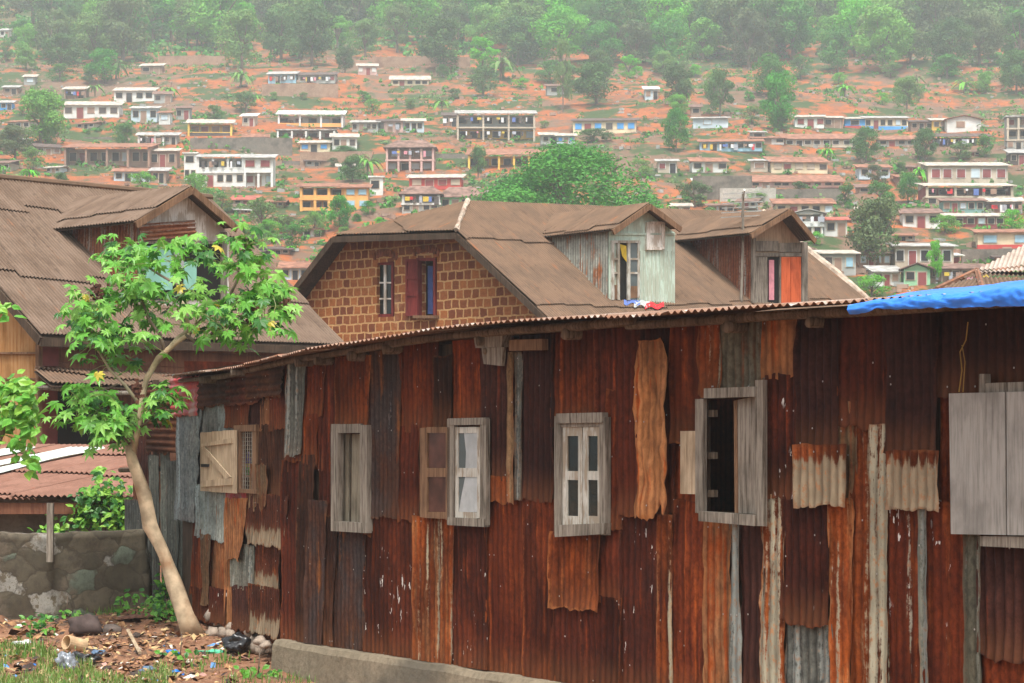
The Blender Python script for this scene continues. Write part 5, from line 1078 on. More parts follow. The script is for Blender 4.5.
def crown_mesh(name, seed, kind):
    rr = random.Random(seed); mb = MB(); lobes = []
    if kind == 'round': nl, z0, z1, wob = 30, .2, .9, .46
    elif kind == 'tall': nl, z0, z1, wob = 24, .22, .93, .4
    elif kind == 'shrub': nl, z0, z1, wob = 14, .12, .85, .42
    else: nl, z0, z1, wob = 46, .3, .86, .48
    for i in range(nl):
        t = rr.random() ** .8; z = z0 + (z1 - z0) * t; rad = wob * math.sqrt(max(.05, 1 - (2 * abs(t - (.4 if kind != 'broad' else .3)) / 1.25) ** 2)); a = rr.random() * 2 * pi; q = rad * math.sqrt(rr.uniform(.12 if kind != 'broad' else .3, 1))
        s_ = rr.uniform(.1, .19) * (1.1 if kind != 'tall' else .85); lobes.append((cos(a) * q * .82, sin(a) * q * .82, z, s_))
    for x, y, z, s_ in lobes:
        m = int(70 + 1700 * s_ * s_ * (6.5 if kind == 'broad' else 2.2))
        for _ in range(m):
            d = Vector((rr.gauss(0, 1), rr.gauss(0, 1), rr.gauss(.25, 1))).normalized(); k = s_ * rr.uniform(.72, 1.12) * (.85 + .3 * noise.noise(d * 2.3 + Vector((seed, x * 9, z * 9))))
            p = Vector((x, y, z)) + Vector((d.x * k, d.y * k, d.z * k * .8));  n_ = (d + Vector((rr.gauss(0, .5), rr.gauss(0, .5), rr.gauss(0, .5)))).normalized(); u_ = n_.orthogonal().normalized(); w_ = n_.cross(u_); l = rr.uniform(.02, .036) * (.4 if kind == 'broad' else .85)
            u_ = (u_ * cos(k * 99) + w_ * sin(k * 99)); w_ = n_.cross(u_)
            mb.face([p - u_ * l, p - w_ * l * .55 + n_ * l * .2, p + u_ * l, p + w_ * l * .55 + n_ * l * .2])
    me = bpy.data.meshes.new(name); me.from_pydata(mb.v, [], mb.f); me.update(); return me
def palm_mesh(seed):
    rr = random.Random(seed); mb = MB()
    for i in range(13):
        a = rr.random() * 6.28; L_ = rr.uniform(.4, .55); lift = rr.uniform(.2, .55); pr_ = None
        for j in range(7):
            t = j / 6; r_ = L_ * t; z = .45 + lift * t - .75 * t * t * L_ * 1.6; wdt = .06 * math.sin(.35 + 2.6 * t); c = Vector((cos(a) * r_, sin(a) * r_, z)); s_ = Vector((-sin(a), cos(a), 0)) * wdt
            cur = (c - s_, c + V(0, 0, -.02), c + s_)
            if pr_: mb.face([pr_[0], cur[0], cur[1], pr_[1]]); mb.face([pr_[1], cur[1], cur[2], pr_[2]])
            pr_ = cur
    me = bpy.data.meshes.new('palm'); me.from_pydata(mb.v, [], mb.f); me.update(); return me
def trunk_mesh(seed, kind):
    rr = random.Random(seed); mb = MB(); H_t = .5 if kind != 'broad' else .55
    mb.tube([(0, 0, -.12), (rr.uniform(-.01, .01), 0, .15), (rr.uniform(-.03, .03), rr.uniform(-.03, .03), H_t)], [.035, .026, .018], 6)
    for i in range(5):
        a = i * 1.3 + rr.random(); b = rr.uniform(.16, .34); mb.tube([(0, 0, rr.uniform(.22, .4)), (cos(a) * b * .5, sin(a) * b * .5, H_t + .02), (cos(a) * b, sin(a) * b, rr.uniform(.6, .78))], [.016, .011, .005], 5)
    me = bpy.data.meshes.new('trunk'); me.from_pydata(mb.v, [], mb.f); me.materials.append(M['bark']); me.update(); return me
CR = {}
for kd, mats in (('round', ('leaf_far', 'leaf_lite', 'leaf_olive')), ('tall', ('leaf_far', 'leaf_olive', 'leaf_lite')), ('broad', ('leaf_far',)), ('shrub', ('leaf_far', 'leaf_lite', 'leaf_olive'))):
    for mt in mats:
        for s_ in range(3 if kd != 'broad' else 1):
            me = crown_mesh('crown', s_ * 17 + len(kd), kd); me.materials.append(M[mt]); CR.setdefault((kd, mt), []).append(me)
pm = [palm_mesh(3), palm_mesh(8)]
for p in pm: p.materials.append(M['leaf_lite'])
CR[('palm', 'leaf_lite')] = pm
TM = {k: [trunk_mesh(i, k) for i in range(2)] for k in ('round', 'tall', 'broad', 'shrub', 'palm')}
tno = 0
def tree(xc, yb, wpx, hpx, kind, mat, label, group=None, name='tree', cat='tree', base=None):
    global tno; tno += 1; rr = random.Random(tno * 5)
    b = base if base is not None else hit(xc, yb); m = b.y / F; w, h = wpx * m, hpx * m
    r = bpy.data.objects.new(name, None); COL.objects.link(r); r.location = b; r.scale = (w, w, h); r.rotation_euler = (0, 0, rr.random() * 6.28)
    tag(r, label, cat, group)
    c = bpy.data.objects.new('crown', rr.choice(CR[(kind, mat)])); t = bpy.data.objects.new('trunk', rr.choice(TM[kind]))
    for o in (c, t): COL.objects.link(o); o.parent = r
    return r
T = tree
T(577, 226, 212, 141, 'broad', 'leaf_far', 'great spreading green tree behind the ridge of the block house', base=(lambda p: V(p.x, p.y, terr(p.x, p.y)))(P(578, 210, 176)))
T(500, 212, 60, 80, 'round', 'leaf_far', 'rounded tree joined to the left of the great spreading tree', base=(lambda p: V(p.x, p.y, terr(p.x, p.y)))(P(512, 210, 186)))
T(40, 148, 62, 60, 'round', 'leaf_lite', 'round bright green tree at left, below the grey kiosk')
T(15, 160, 46, 36, 'round', 'leaf_olive' if ('round', 'leaf_olive') in CR else 'leaf_far', 'dull tree under the round bright tree at the left edge')
T(125, 148, 27, 26, 'round', 'leaf_far', 'small dark round tree among the huts at left', name='tree')
T(62, 72, 46, 38, 'round', 'leaf_far', 'dark bushy tree at upper left, left of a pair'); T(105, 84, 44, 36, 'round', 'leaf_far', 'dark bushy tree at upper left, right of a pair')
T(143, 193, 36, 24, 'shrub', 'leaf_lite', 'rounded bush above the left dormer gable', name='bush', cat='bush'); T(196, 204, 40, 32, 'shrub', 'leaf_lite', 'green bush right above the left dormer gable', name='bush', cat='bush')
T(222, 214, 30, 22, 'shrub', 'leaf_lite', 'low green bush under the white balcony house', name='bush', cat='bush')
T(262, 236, 54, 42, 'shrub', 'leaf_lite', 'spreading green bush below the red-roofed hut', name='bush', cat='bush'); T(292, 250, 36, 32, 'shrub', 'leaf_far', 'dark bush left of the hut below the orange house', name='bush', cat='bush')
T(340, 233, 27, 38, 'round', 'leaf_far', 'round green tree in front of the orange house'); T(368, 216, 20, 16, 'shrub', 'leaf_far', 'small bush at the right foot of the orange house', name='bush', cat='bush')
T(315, 238, 30, 28, 'shrub', 'leaf_lite', 'leafy bush left below the orange house', name='bush', cat='bush')
T(285, 150, 14, 18, 'shrub', 'leaf_far', 'little bush left of the cream shed', name='bush', cat='bush'); T(343, 160, 36, 15, 'broad', 'leaf_far', 'flat-topped thorn tree beside the small white hut')
T(368, 178, 34, 34, 'palm', 'leaf_lite', 'banana plants left of the house on columns', name='banana_plant', cat='plant'); T(360, 168, 26, 24, 'palm', 'leaf_lite', 'banana plants beside the thorn tree', name='banana_plant', cat='plant')
T(170, 100, 26, 22, 'palm', 'leaf_lite', 'banana plants above the grey hut at left', name='banana_plant', cat='plant'); T(95, 96, 22, 20, 'palm', 'leaf_lite', 'banana plants right of the open shed', name='banana_plant', cat='plant')
T(676, 152, 30, 44, 'round', 'leaf_far', 'upright green tree right above the great spreading tree'); T(478, 176, 22, 30, 'round', 'leaf_far', 'young tree left of the great spreading tree')
T(596, 104, 60, 42, 'round', 'leaf_far', 'dense round tree right of the grey cabin'); T(676, 106, 44, 42, 'round', 'leaf_far', 'dense round tree right of the white-roofed hut'); T(720, 118, 38, 52, 'tall', 'leaf_far', 'tall tree above the tin enclosure')
T(778, 132, 44, 62, 'round', 'leaf_far', 'tall full tree left of the top right row'); T(563, 112, 26, 74, 'tall', 'leaf_olive', 'thin tall pale tree in front of the upper wood')
T(866, 163, 32, 36, 'round', 'leaf_far', 'round tree in the rust-roofed row, left of two'); T(925, 162, 28, 34, 'round', 'leaf_far', 'round tree right of the rust-roofed row, right of two')
T(920, 184, 22, 28, 'palm', 'leaf_lite', 'banana plants left of the big house', name='banana_plant', cat='plant'); T(828, 160, 20, 20, 'palm', 'leaf_lite', 'banana plants below the long rust-roofed row', name='banana_plant', cat='plant')
T(960, 160, 36, 20, 'shrub', 'leaf_lite', 'leafy shrubs under the dark shed row', name='bush', cat='bush'); T(985, 158, 26, 26, 'shrub', 'leaf_far', 'shrub at the right end of the dark shed row', name='bush', cat='bush')
T(878, 268, 72, 72, 'round', 'leaf_olive' if ('round', 'leaf_olive') in CR else 'leaf_far', 'large feathery tree in the middle of the right-hand houses'); T(845, 206, 28, 26, 'shrub', 'leaf_far', 'bush left above the feathery tree', name='bush', cat='bush')
T(880, 208, 40, 30, 'shrub', 'leaf_far', 'dark bush above the feathery tree', name='bush', cat='bush'); T(908, 204, 28, 32, 'round', 'leaf_far', 'small tree left of the big house'); T(876, 190, 30, 26, 'tall', 'leaf_olive', 'thin bush below the little white and blue house', name='bush', cat='bush')
T(800, 198, 30, 18, 'shrub', 'leaf_far', 'round bush on the grey terrace wall', name='bush', cat='bush'); T(695, 208, 50, 30, 'shrub', 'leaf_far', 'bushes left of the aerial', name='bush', cat='bush'); T(757, 204, 24, 14, 'shrub', 'leaf_lite', 'small bush on the light terrace wall', name='bush', cat='bush')
T(935, 284, 22, 46, 'tall', 'leaf_lite', 'slender tree in front of the brown-roofed shack'); T(945, 234, 34, 22, 'shrub', 'leaf_lite', 'bush right of the white and brown house', name='bush', cat='bush'); T(1012, 232, 28, 26, 'shrub', 'leaf_lite', 'bush beside the red-brown walled shack', name='bush', cat='bush')
T(872, 300, 46, 26, 'shrub', 'leaf_lite', 'bright bush just above the left end of the tarpaulin', name='bush', cat='bush'); T(815, 246, 24, 16, 'shrub', 'leaf_lite', 'bush under the white two-storey gable house', name='bush', cat='bush')
T(640, 178, 30, 22, 'shrub', 'leaf_lite', 'pale bush on the right flank of the great tree', name='bush', cat='bush'); T(593, 142, 50, 14, 'shrub', 'leaf_far', 'low bushes in front of the long cream house', name='bush', cat='bush')
T(498, 142, 16, 16, 'shrub', 'leaf_far', 'bush in front of the yellow ground floor', name='bush', cat='bush') if False else None
dens = {2: 2.5, 15: 2.9, 28: 2.9, 41: 2.7, 54: 2.3, 68: 1.9, 84: 2.3, 100: 2.3, 116: 2.2, 132: 2.0, 150: 2.0, 168: 2.1, 186: 2.1, 204: 2.2, 222: 2.3, 240: 2.2, 258: 2.0, 274: 1.8}
rr = random.Random(77)
def clear(x, y):
    k = 1.0
    if x < 62 and y < 40: k = .22
    if 120 < x < 235 and 50 < y < 115: k = .15
    if 370 < x < 470 and 44 < y < 68: k = .35
    if 640 < x < 1000 and 84 < y < 116: k = .75
    if 470 < x < 640 and 96 < y < 135: k = .15
    return k
LM = [(130, 'dark tree pair'), (260, 'red clearing'), (350, 'long blue shack'), (440, 'mud terrace'), (540, 'two-storey block'), (640, 'grey cabin'), (740, 'white-roofed hut'), (860, 'top right row'), (2000, 'gabled house')]
TONE = {'leaf_far': 'dark green', 'leaf_lite': 'bright green', 'leaf_olive': 'dull green'}; SHP = {'round': 'rounded', 'tall': 'upright'}
def near(x, y):
    best = min(HOUSES, key=lambda h_: ((h_[0] + h_[1]) / 2 - x) ** 2 + (2 * ((h_[2] + h_[3]) / 2 - y)) ** 2); dx, dy = x - (best[0] + best[1]) / 2, y - best[3]
    pos = ('left of' if dx < 0 else 'right of') if abs(dx) > (best[1] - best[0]) / 2 else ('below' if dy > 0 else 'above')
    w_ = best[4].replace(',', '').split()[:5]
    while w_[-1] in ('a', 'the', 'with', 'and', 'in', 'at', 'of', 'under', 'on', 'its', 'left', 'right', 'by', 'one', 'top', 'beside', 'below', 'above', 'pale', 'dark', 'brown', 'wide', 'red', 'white', 'grey'): w_.pop()
    return pos + ' the ' + ' '.join(w_)
cnt_up = cnt_lo = 0
for yb in sorted(dens):
    x = -30
    while x < 1054:
        x += 64 / dens[yb] * rr.uniform(.6, 1.4)
        y = yb + rr.uniform(-7, 7)
        if rr.random() > clear(x, y): continue
        up_ = yb < 80
        w_ = (62 - yb * .16) * rr.uniform(.75, 1.35) if up_ else rr.uniform(15, 44) * (1 if yb < 130 else .85); h_ = w_ * (rr.uniform(.8, 1.15) if up_ else rr.uniform(.7, 1.1))
        ax_ = .4 if yb > 60 else .32
        if any(x + w_ * ax_ > a and x - w_ * ax_ < b and y > c and y - h_ < d + 1 for a, b, c, d in RECTS):
            w_ *= .5; h_ *= .5
            if any(x + w_ * ax_ > a and x - w_ * ax_ < b and y > c and y - h_ < d + 1 for a, b, c, d in RECTS): continue
        if yb > 80 and 480 < x < 680 and y > 136: continue
        kd = rr.choice(['round', 'round', 'tall']) if up_ else rr.choice(['shrub', 'round', 'shrub', 'shrub', 'palm'])
        mt = rr.choice([m for k2, m in CR if k2 == kd] + (['leaf_far', 'leaf_lite'] if kd != 'palm' else [])); sz = 'large' if w_ > (50 if up_ else 21) else 'small'
        if up_:
            lm_ = next(b for a, b in LM if x < a); row = 'at the top edge' if y < 10 else 'midway up the wood' if y < 38 else 'low in the wood'
            T(x, y, w_, h_, kd, mt, f'{sz} {SHP[kd]} {TONE[mt]} tree {row} over the {lm_}', 'trees of the misty upper wood'); cnt_up += 1
        elif kd == 'palm': T(x, y, w_, h_, kd, mt, f'{sz} clump of banana leaves ' + near(x, y), 'banana clumps between the houses', 'banana_plant', 'plant')
        elif kd == 'shrub': T(x, y, w_ * .9, h_ * .7, kd, mt, f'{sz} {TONE[mt]} bush ' + near(x, y), 'bushes between the houses', 'bush', 'bush')
        else: T(x, y, w_, h_, kd, mt, f'{sz} {TONE[mt]} tree ' + near(x, y), 'small trees between the houses'); cnt_lo += 1
rr = random.Random(9)
pool = [(x, y) for y in (132, 144, 156, 170, 184, 198, 212, 226, 240, 254, 268) for x in range(5, 1020, 21)]; rr.shuffle(pool); ne = nw_ = 0
for x, y in pool:
    w_ = rr.uniform(12, 26); h_ = w_ * rr.uniform(.35, .55); x += rr.uniform(-8, 8); y += rr.uniform(-4, 4)
    if (x < 240 and y > 180) or (290 < x < 660 and y > 205): continue
    if 470 < x < 680 and y > 128: continue
    if any(x + w_ / 2 > a - 1 and x - w_ / 2 < b + 1 and y > c - 2 and y - h_ < d + 3 for a, b, c, d in RECTS): continue
    col, rf_ = rr.choice(['grey', 'mud', 'brown', 'beige', 'white', 'bluew', 'dark']), rr.choice(['rust', 'grey', 'brown', 'pale', 'dark'])
    if ne < 62 and (x > 640 or rr.random() < .6):
        nr = near(x, y); house(f"small {dict(bluew='pale-blue', mud='mud').get(col, col)} {rf_}-roofed hut {nr}", x - w_ / 2, x + w_ / 2, y - h_, y, col, rf_, rr.choice(['mono', 'mono', 'gable']), wins=rr.choice([1, 2]), rf=rr.uniform(.15, .4), yaw=rr.uniform(-.35, .35), name='hut'); ne += 1
    elif nw_ < 60: rwall(f"low {'grey' if col in ('grey', 'white', 'beige', 'dark') else 'brown'} terrace wall {near(x, y)}", x - w_ * rr.uniform(.6, 1.4), x + w_ * rr.uniform(.6, 1.4), y - rr.uniform(3, 6), y, 'conc_d' if col in ('grey', 'white', 'beige', 'dark') else 'mud'); nw_ += 1
print('trees', cnt_up, cnt_lo, tno, 'houses', hno)
byl = {}
for o in COL.objects:
    if o.get('group') in ('trees of the misty upper wood', 'banana clumps between the houses', 'bushes between the houses', 'small trees between the houses', 'retaining walls on the hillside') or o.name.startswith('hut'): byl.setdefault(o.get('label'), []).append(o)
for lb, os_ in byl.items():
    if len(os_) > 1:
        for w_, o in zip(('leftmost', 'second', 'third', 'fourth', 'fifth', 'sixth', 'seventh'), sorted(os_, key=lambda q: q.location.x / q.location.y)): o['label'] = w_ + ' ' + lb
# the wood beyond, above what can be told apart
import numpy as np
def wood_mass(n_, seed):
    rr = random.Random(seed); AV, AF, off = [], [], 0
    for _ in range(n_):
        D = rr.uniform(575, 800); X = rr.uniform(-.27, .27) * D; s_ = rr.uniform(11, 17); me = rr.choice(CR[('round', 'leaf_far')] + CR[('tall', 'leaf_far')]); nv = len(me.vertices) // 8 * 4
        a = np.empty(len(me.vertices) * 3, 'f'); me.vertices.foreach_get('co', a); a = a.reshape(-1, 4, 3)[::2].reshape(-1, 3); th = rr.random() * 6.28; c_, s2 = cos(th), sin(th)
        b = np.stack([(a[:, 0] * c_ - a[:, 1] * s2) * s_ + X, (a[:, 0] * s2 + a[:, 1] * c_) * s_ + D, a[:, 2] * s_ * 1.05 + terr(X, D)], 1); AV.append(b)
    v = np.concatenate(AV); nf = len(v) // 4; me = bpy.data.meshes.new('wood'); me.vertices.add(len(v)); me.vertices.foreach_set('co', v.astype('f').ravel()); me.loops.add(nf * 4); me.loops.foreach_set('vertex_index', np.arange(nf * 4, dtype='i')); me.polygons.add(nf); me.polygons.foreach_set('loop_start', np.arange(0, nf * 4, 4, dtype='i')); me.update(calc_edges=True)
    me.materials.append(M['leaf_far']); o = bpy.data.objects.new('wood', me); COL.objects.link(o); tag(o, 'misty wood closing off the top of the hillside', 'wood', kind='stuff')
wood_mass(170, 4)
# low scrub and rubble
mb = MB(); rr = random.Random(5)
for _ in range(9500):
    D = rr.uniform(150, 600) if _ < 6500 else rr.uniform(400, 640); px = rr.uniform(-30, 1054); X = (px - 512) / F * D
    if noise.noise(Vector((X / 22, D / 30, 5))) < -.1 and rr.random() < .7: continue
    s_ = rr.uniform(.3, 1.0) * (1 if D < 430 else 1.9); z = terr(X, D)
    for k in range(16):
        d = Vector((rr.gauss(0, 1), rr.gauss(0, 1), abs(rr.gauss(0, .8)))).normalized(); p = Vector((X, D, z)) + d * s_ * rr.uniform(.5, 1); n_ = (d + Vector((rr.gauss(0, .5), rr.gauss(0, .5), rr.gauss(0, .5)))).normalized(); u_ = n_.orthogonal().normalized() * (.2 if D < 430 else .4); w_ = n_.cross(u_)
        mb.face([p - u_, p - w_, p + u_, p + w_], mi=_ % 3)
o = mb.build('scrub', [M['leaf_far'], M['leaf_olive'], M['leaf_far']], loc=(0, 0, 0)); tag(o, 'low scrub and weeds over the red hillside', 'scrub', kind='stuff')
mb = MB()
for _ in range(9000):
    D = rr.uniform(150, 430); px = rr.uniform(-30, 1054); X = (px - 512) / F * D; s_ = rr.uniform(.12, .5)
    if noise.noise(Vector((X / 15, D / 18, 15))) < -.12: continue
    c = Vector((X, D, terr(X, D) + s_ * .2)); mb.box(c, (s_ * rr.uniform(.8, 2), s_, s_ * rr.uniform(.5, 1)), mi=rr.choice([0, 0, 0, 1, 2]), rz=rr.random() * 3)
o = mb.build('rubble', [HC['mud'], HC['grey'], HC['brown']], loc=(0, 0, 0)); tag(o, 'stones and rubble strewn over the red hillside', 'rubble', kind='stuff')
# haze
mb = MB(); mb.box((0, 500, 138), (1400, 1240, 282)); m = N('haze')
pv = m.k('VolumePrincipled', {'Color': (.84, .95, 1), 'Density': .00066, 'Anisotropy': .2}); m.t.links.new(pv.outputs[0], m.k('OutputMaterial').inputs['Volume'])
o = mb.build('haze', m.m, loc=(0, 0, 0)); tag(o, 'pale humid haze over the valley', 'haze', kind='stuff')
# ---------------------------------------------------------------- castor oil tree
def gnd(px, py):
    r = ray(px, py); t = 16.0
    while t < 34:
        p = EYE + r * t
        if p.z <= terr(p.x, p.y): break
        t += .02
    return V(p.x, p.y, terr(p.x, p.y))
def leaf_m(name, A, B, tr=.35):
    n = N(name); c = n.coord(); a = n.noi(c, 4.0, 3.0); q = n.mix(n.ramp(a, .35, .65), A, B); return n.out(q, .42, trans=tr, spec=.4)
LG = [leaf_m('castor_leaf', (.1, .32, .035), (.15, .42, .05)), leaf_m('castor_leaf_light', (.18, .42, .06), (.26, .52, .1)), leaf_m('castor_leaf_yellow', (.5, .42, .05), (.62, .5, .08)), leaf_m('castor_leaf_dark', (.03, .13, .022), (.05, .18, .03))]
def palmate(mb, c, n_, tip, R_, lobes=7, mi=0, fold=.25, rr=R):
    n_ = n_.normalized(); tip = (tip - n_ * tip.dot(n_)).normalized(); sd_ = n_.cross(tip); o = []
    for i in range(lobes * 2 + 1):
        if i % 2: k = (i - 1) // 2; a = (-1 + 2 * k / (lobes - 1)) * 2.45; L_ = R_ * (1 - .32 * abs(a) / 2.45) * rr.uniform(.9, 1.05)
        else: a = (-1 + 2 * ((i - 1) / 2) / (lobes - 1)) * 2.45; L_ = R_ * .46
        d = tip * cos(a) + sd_ * sin(a); o.append(c + d * L_ - n_ * (fold * R_ * (L_ / R_) ** 2 * (.6 + .4 * rr.random())))
    for i in range(1, len(o) - 1, 2): mb.face([c, o[i - 1], o[i], o[i + 1]], mi=mi)
rr = random.Random(21)
TD = 24.2; tb = gnd(190, 629)
tt = empty('castor_tree', tb, 'slanting pale-trunked tree with big star-shaped leaves in front of the corner of the shack', 'tree')
def TP(x, y, d=0): return P(x, y, tb.y - .35 + d)
mb = MB(); trk = [(193, 636), (186, 615), (174, 585), (163, 556), (151, 525), (143, 495), (133, 462), (128, 445)]
mb.tube([TP(x, y) for x, y in trk], [.12, .092, .078, .07, .078, .068, .062, .045], 14, rough=.7)
mb.tube([TP(131, 460), TP(138, 430), TP(142, 400), TP(146, 380), TP(158, 358), TP(178, 341), TP(190, 334)], [.046, .034, .032, .031, .03, .027, .022], 8, rough=.2)
mb.build('trunk', plain('pale_flaking_bark', (.5, .39, .26), .85, .3, 7, dirt=(.3, .17, .09)), tt, smooth=True)
br = [([(150, 371), (178, 338), (205, 318), (235, 300), (262, 292)], .028), ([(186, 335), (200, 345), (215, 330), (240, 322), (272, 325)], .022), ([(165, 352), (160, 335), (148, 318), (140, 295), (120, 285)], .022), ([(140, 405), (125, 385), (110, 370), (95, 345), (88, 315)], .02),
      ([(136, 428), (120, 412), (106, 405), (92, 400)], .018), ([(137, 430), (150, 420), (160, 405), (170, 395)], .014), ([(190, 334), (185, 310), (178, 285), (172, 262), (190, 250)], .022), ([(178, 285), (160, 275), (140, 262), (125, 255)], .016), ([(225, 305), (235, 285), (240, 262), (246, 246)], .018), ([(258, 292), (266, 290), (276, 296), (282, 305)], .014), ([(118, 384), (100, 392), (84, 405), (75, 420)], .012), ([(130, 445), (118, 430), (108, 428)], .014)]
ends = []
for i, (q_, r_) in enumerate(br):
    dz = rr.uniform(-.5, .5) if i > 0 else .2; mb = MB(); pts_ = [TP(x, y, dz * k / (len(q_) - 1)) for k, (x, y) in enumerate(q_)]
    mb.tube(pts_, [r_ * (1 - .55 * k / (len(q_) - 1)) for k in range(len(q_))], 7, rough=.2); mb.build('branch', M['bark'] if i % 3 else plain('pale_branch', (.36, .3, .2)), tt, smooth=True)
    ends.append((q_[-1], dz)); ends.append((q_[-2], dz * .7)); 
cl = [(e_[0], e_[1], d, 15) for (e_, d) in ends]
cl += [(x, y, rr.uniform(-.6, .5), k) for x, y, k in ((86, 302, 12), (196, 322, 9), (215, 322, 9), (232, 338, 6), (180, 325, 6), (98, 318, 12), (88, 342, 9), (118, 250, 8), (228, 244, 9), (75, 322, 8), (70, 398, 7), (148, 412, 10), (108, 440, 8), (100, 262, 6), (128, 268, 13), (135, 248, 8), (150, 290, 15), (165, 248, 4), (185, 246, 4), (208, 254, 12), (222, 262, 11), (240, 240, 6), (258, 264, 8), (250, 278, 12), (270, 286, 10), (276, 306, 10), (265, 320, 12), (250, 330, 12), (225, 318, 14), (205, 300, 16), (188, 290, 14), (172, 308, 14), (155, 322, 15), (135, 310, 15), (112, 300, 15), (95, 312, 14), (82, 330, 10), (78, 300, 6), (100, 335, 14), (120, 335, 15), (140, 340, 13), (110, 365, 12), (128, 360, 10), (240, 300, 14), (262, 300, 14), (210, 335, 8), (115, 425, 16), (128, 435, 14), (140, 420, 8), (105, 395, 8), (95, 430, 7), (240, 342, 7), (150, 262, 8), (120, 410, 9))]
mb = MB(); st = MB()
for x, y, d, k in cl:
    c = TP(x, y, d)
    for _ in range(int(k * 1.05)):
        a = rr.random() * 6.28; el_ = rr.uniform(-.5, .9); L_ = rr.uniform(.07, .26); dv = V(cos(a) * cos(el_), sin(a) * cos(el_), sin(el_)); p = c + dv * L_ + V(rr.gauss(0, .05), rr.gauss(0, .05), rr.gauss(0, .04))
        tip = V(dv.x, dv.y, -.45 + rr.gauss(0, .25)); n_ = V(dv.x * .5 + rr.gauss(0, .3), dv.y * .5 - .35 + rr.gauss(0, .3), .8); q_ = rr.random(); mi = 2 if q_ < .018 else (1 if q_ < .45 else (3 if q_ > .86 else 0))
        palmate(mb, p, n_, tip, rr.uniform(.075, .15), rr.choice((7, 7, 8)), mi, rr.uniform(.2, .85), rr)
        if rr.random() < .5: st.tube([c, c.lerp(p, .5) + V(0, 0, .02), p], .0045, 4)
mb.build('foliage', LG, tt); st.build('leaf_stalks', leaf_m('stalk', (.3, .36, .12), (.3, .3, .12)), tt)
M['husk'] = plain('seed_husk', (.1, .04, .025), .9, .4)
for x, y in ((98, 292), (253, 318), (288, 308), (138, 392)):
    c = TP(x, y, -.3); mb = MB()
    for k in range(26): mb.box(c + V(rr.gauss(0, .03), rr.gauss(0, .03), rr.gauss(0, .06)), (.03, .03, .03), rz=rr.random())
    mb.build('seed_head', M['husk'], tt)
def leafy(name, label, cat, base, stems, n, lr, mats, cloud, group=None, droop=.3, shape='ov'):
    r = empty(name, base, label, cat, group); mb = MB()
    for s_ in stems: mb.tube(s_[0], [s_[1] * (1 - .5 * i / (len(s_[0]) - 1)) for i in range(len(s_[0]))], 6)
    mb.build('stem', M['bark'], r, smooth=True); mb = MB()
    for (c, rad, k) in cloud:
        for _ in range(k):
            d = V(rr.gauss(0, 1), rr.gauss(0, 1), rr.gauss(0, 1)).normalized() * rr.random() ** .4; p = c + V(d.x * rad[0], d.y * rad[1], d.z * rad[2]); n_ = V(rr.gauss(0, .5), -.6 + rr.gauss(0, .4), .7).normalized(); t_ = V(rr.gauss(0, .8), rr.gauss(0, .5), -droop + rr.gauss(0, .5)); t_ = (t_ - n_ * t_.dot(n_)).normalized(); s2 = n_.cross(t_); L_ = lr * rr.uniform(.7, 1.3)
            q_ = [p, p + t_ * L_ * .35 + s2 * L_ * .38, p + t_ * L_ * .75 + s2 * L_ * .26, p + t_ * L_ * 1.1 - n_ * L_ * .2, p + t_ * L_ * .75 - s2 * L_ * .26, p + t_ * L_ * .35 - s2 * L_ * .38]
            mb.face([q_[0], q_[1], q_[2], q_[3]], mi=(mm := rr.randrange(len(mats)))); mb.face([q_[0], q_[3], q_[4], q_[5]], mi=mm)
    mb.build('foliage', mats, r); return r
lg2 = [leaf_m('bush_leaf', (.1, .3, .03), (.16, .38, .05)), leaf_m('bush_leaf_bright', (.22, .46, .05), (.28, .5, .07)), LG[3]]
b = gnd(110, 604) + V(0, 1.9, 0); Dq = 27.5
leafy('bush', 'bright green bush growing behind the stone wall beside the slanting trunk', 'bush', V(P(105, 560, Dq).x, Dq, terr(P(105, 560, Dq).x, Dq)), [([P(108, 600, Dq), P(106, 550, Dq), P(100, 505, Dq)], .03), ([P(108, 570, Dq), P(120, 530, Dq)], .02)], 0, .1, lg2, [(P(x, y, Dq), (.22, .25, .2), k) for x, y, k in ((88, 502, 60), (100, 494, 70), (118, 505, 80), (98, 516, 80), (115, 522, 80), (130, 520, 60), (82, 520, 45), (105, 482, 40), (124, 492, 25), (48, 530, 25), (57, 532, 20))])
Dl = 17.0; bl_ = V(P(-60, 600, Dl).x, Dl, terr(-4, Dl))
leafy('climber', 'overhanging leafy branch entering at the left edge', 'plant', bl_, [([bl_, P(-50, 540, Dl), P(-15, 480, Dl), P(5, 425, Dl), P(8, 395, Dl), P(20, 385, Dl)], .03), ([P(-20, 490, Dl), P(0, 466, Dl), P(20, 462, Dl)], .012), ([P(-40, 520, Dl), P(-30, 380, Dl), P(-5, 310, Dl)], .014)], 0, .085, [LG[0], lg2[1], LG[1]],
    [(P(x, y, Dl), (.09, .2, .09), k) for x, y, k in ((5, 386, 26), (18, 384, 26), (28, 395, 24), (32, 415, 22), (20, 405, 26), (8, 415, 22), (15, 425, 20), (24, 432, 16), (36, 435, 10), (18, 448, 12), (28, 455, 12), (32, 465, 10), (2, 400, 20), (-5, 430, 20), (2, 305, 12), (8, 312, 8))])
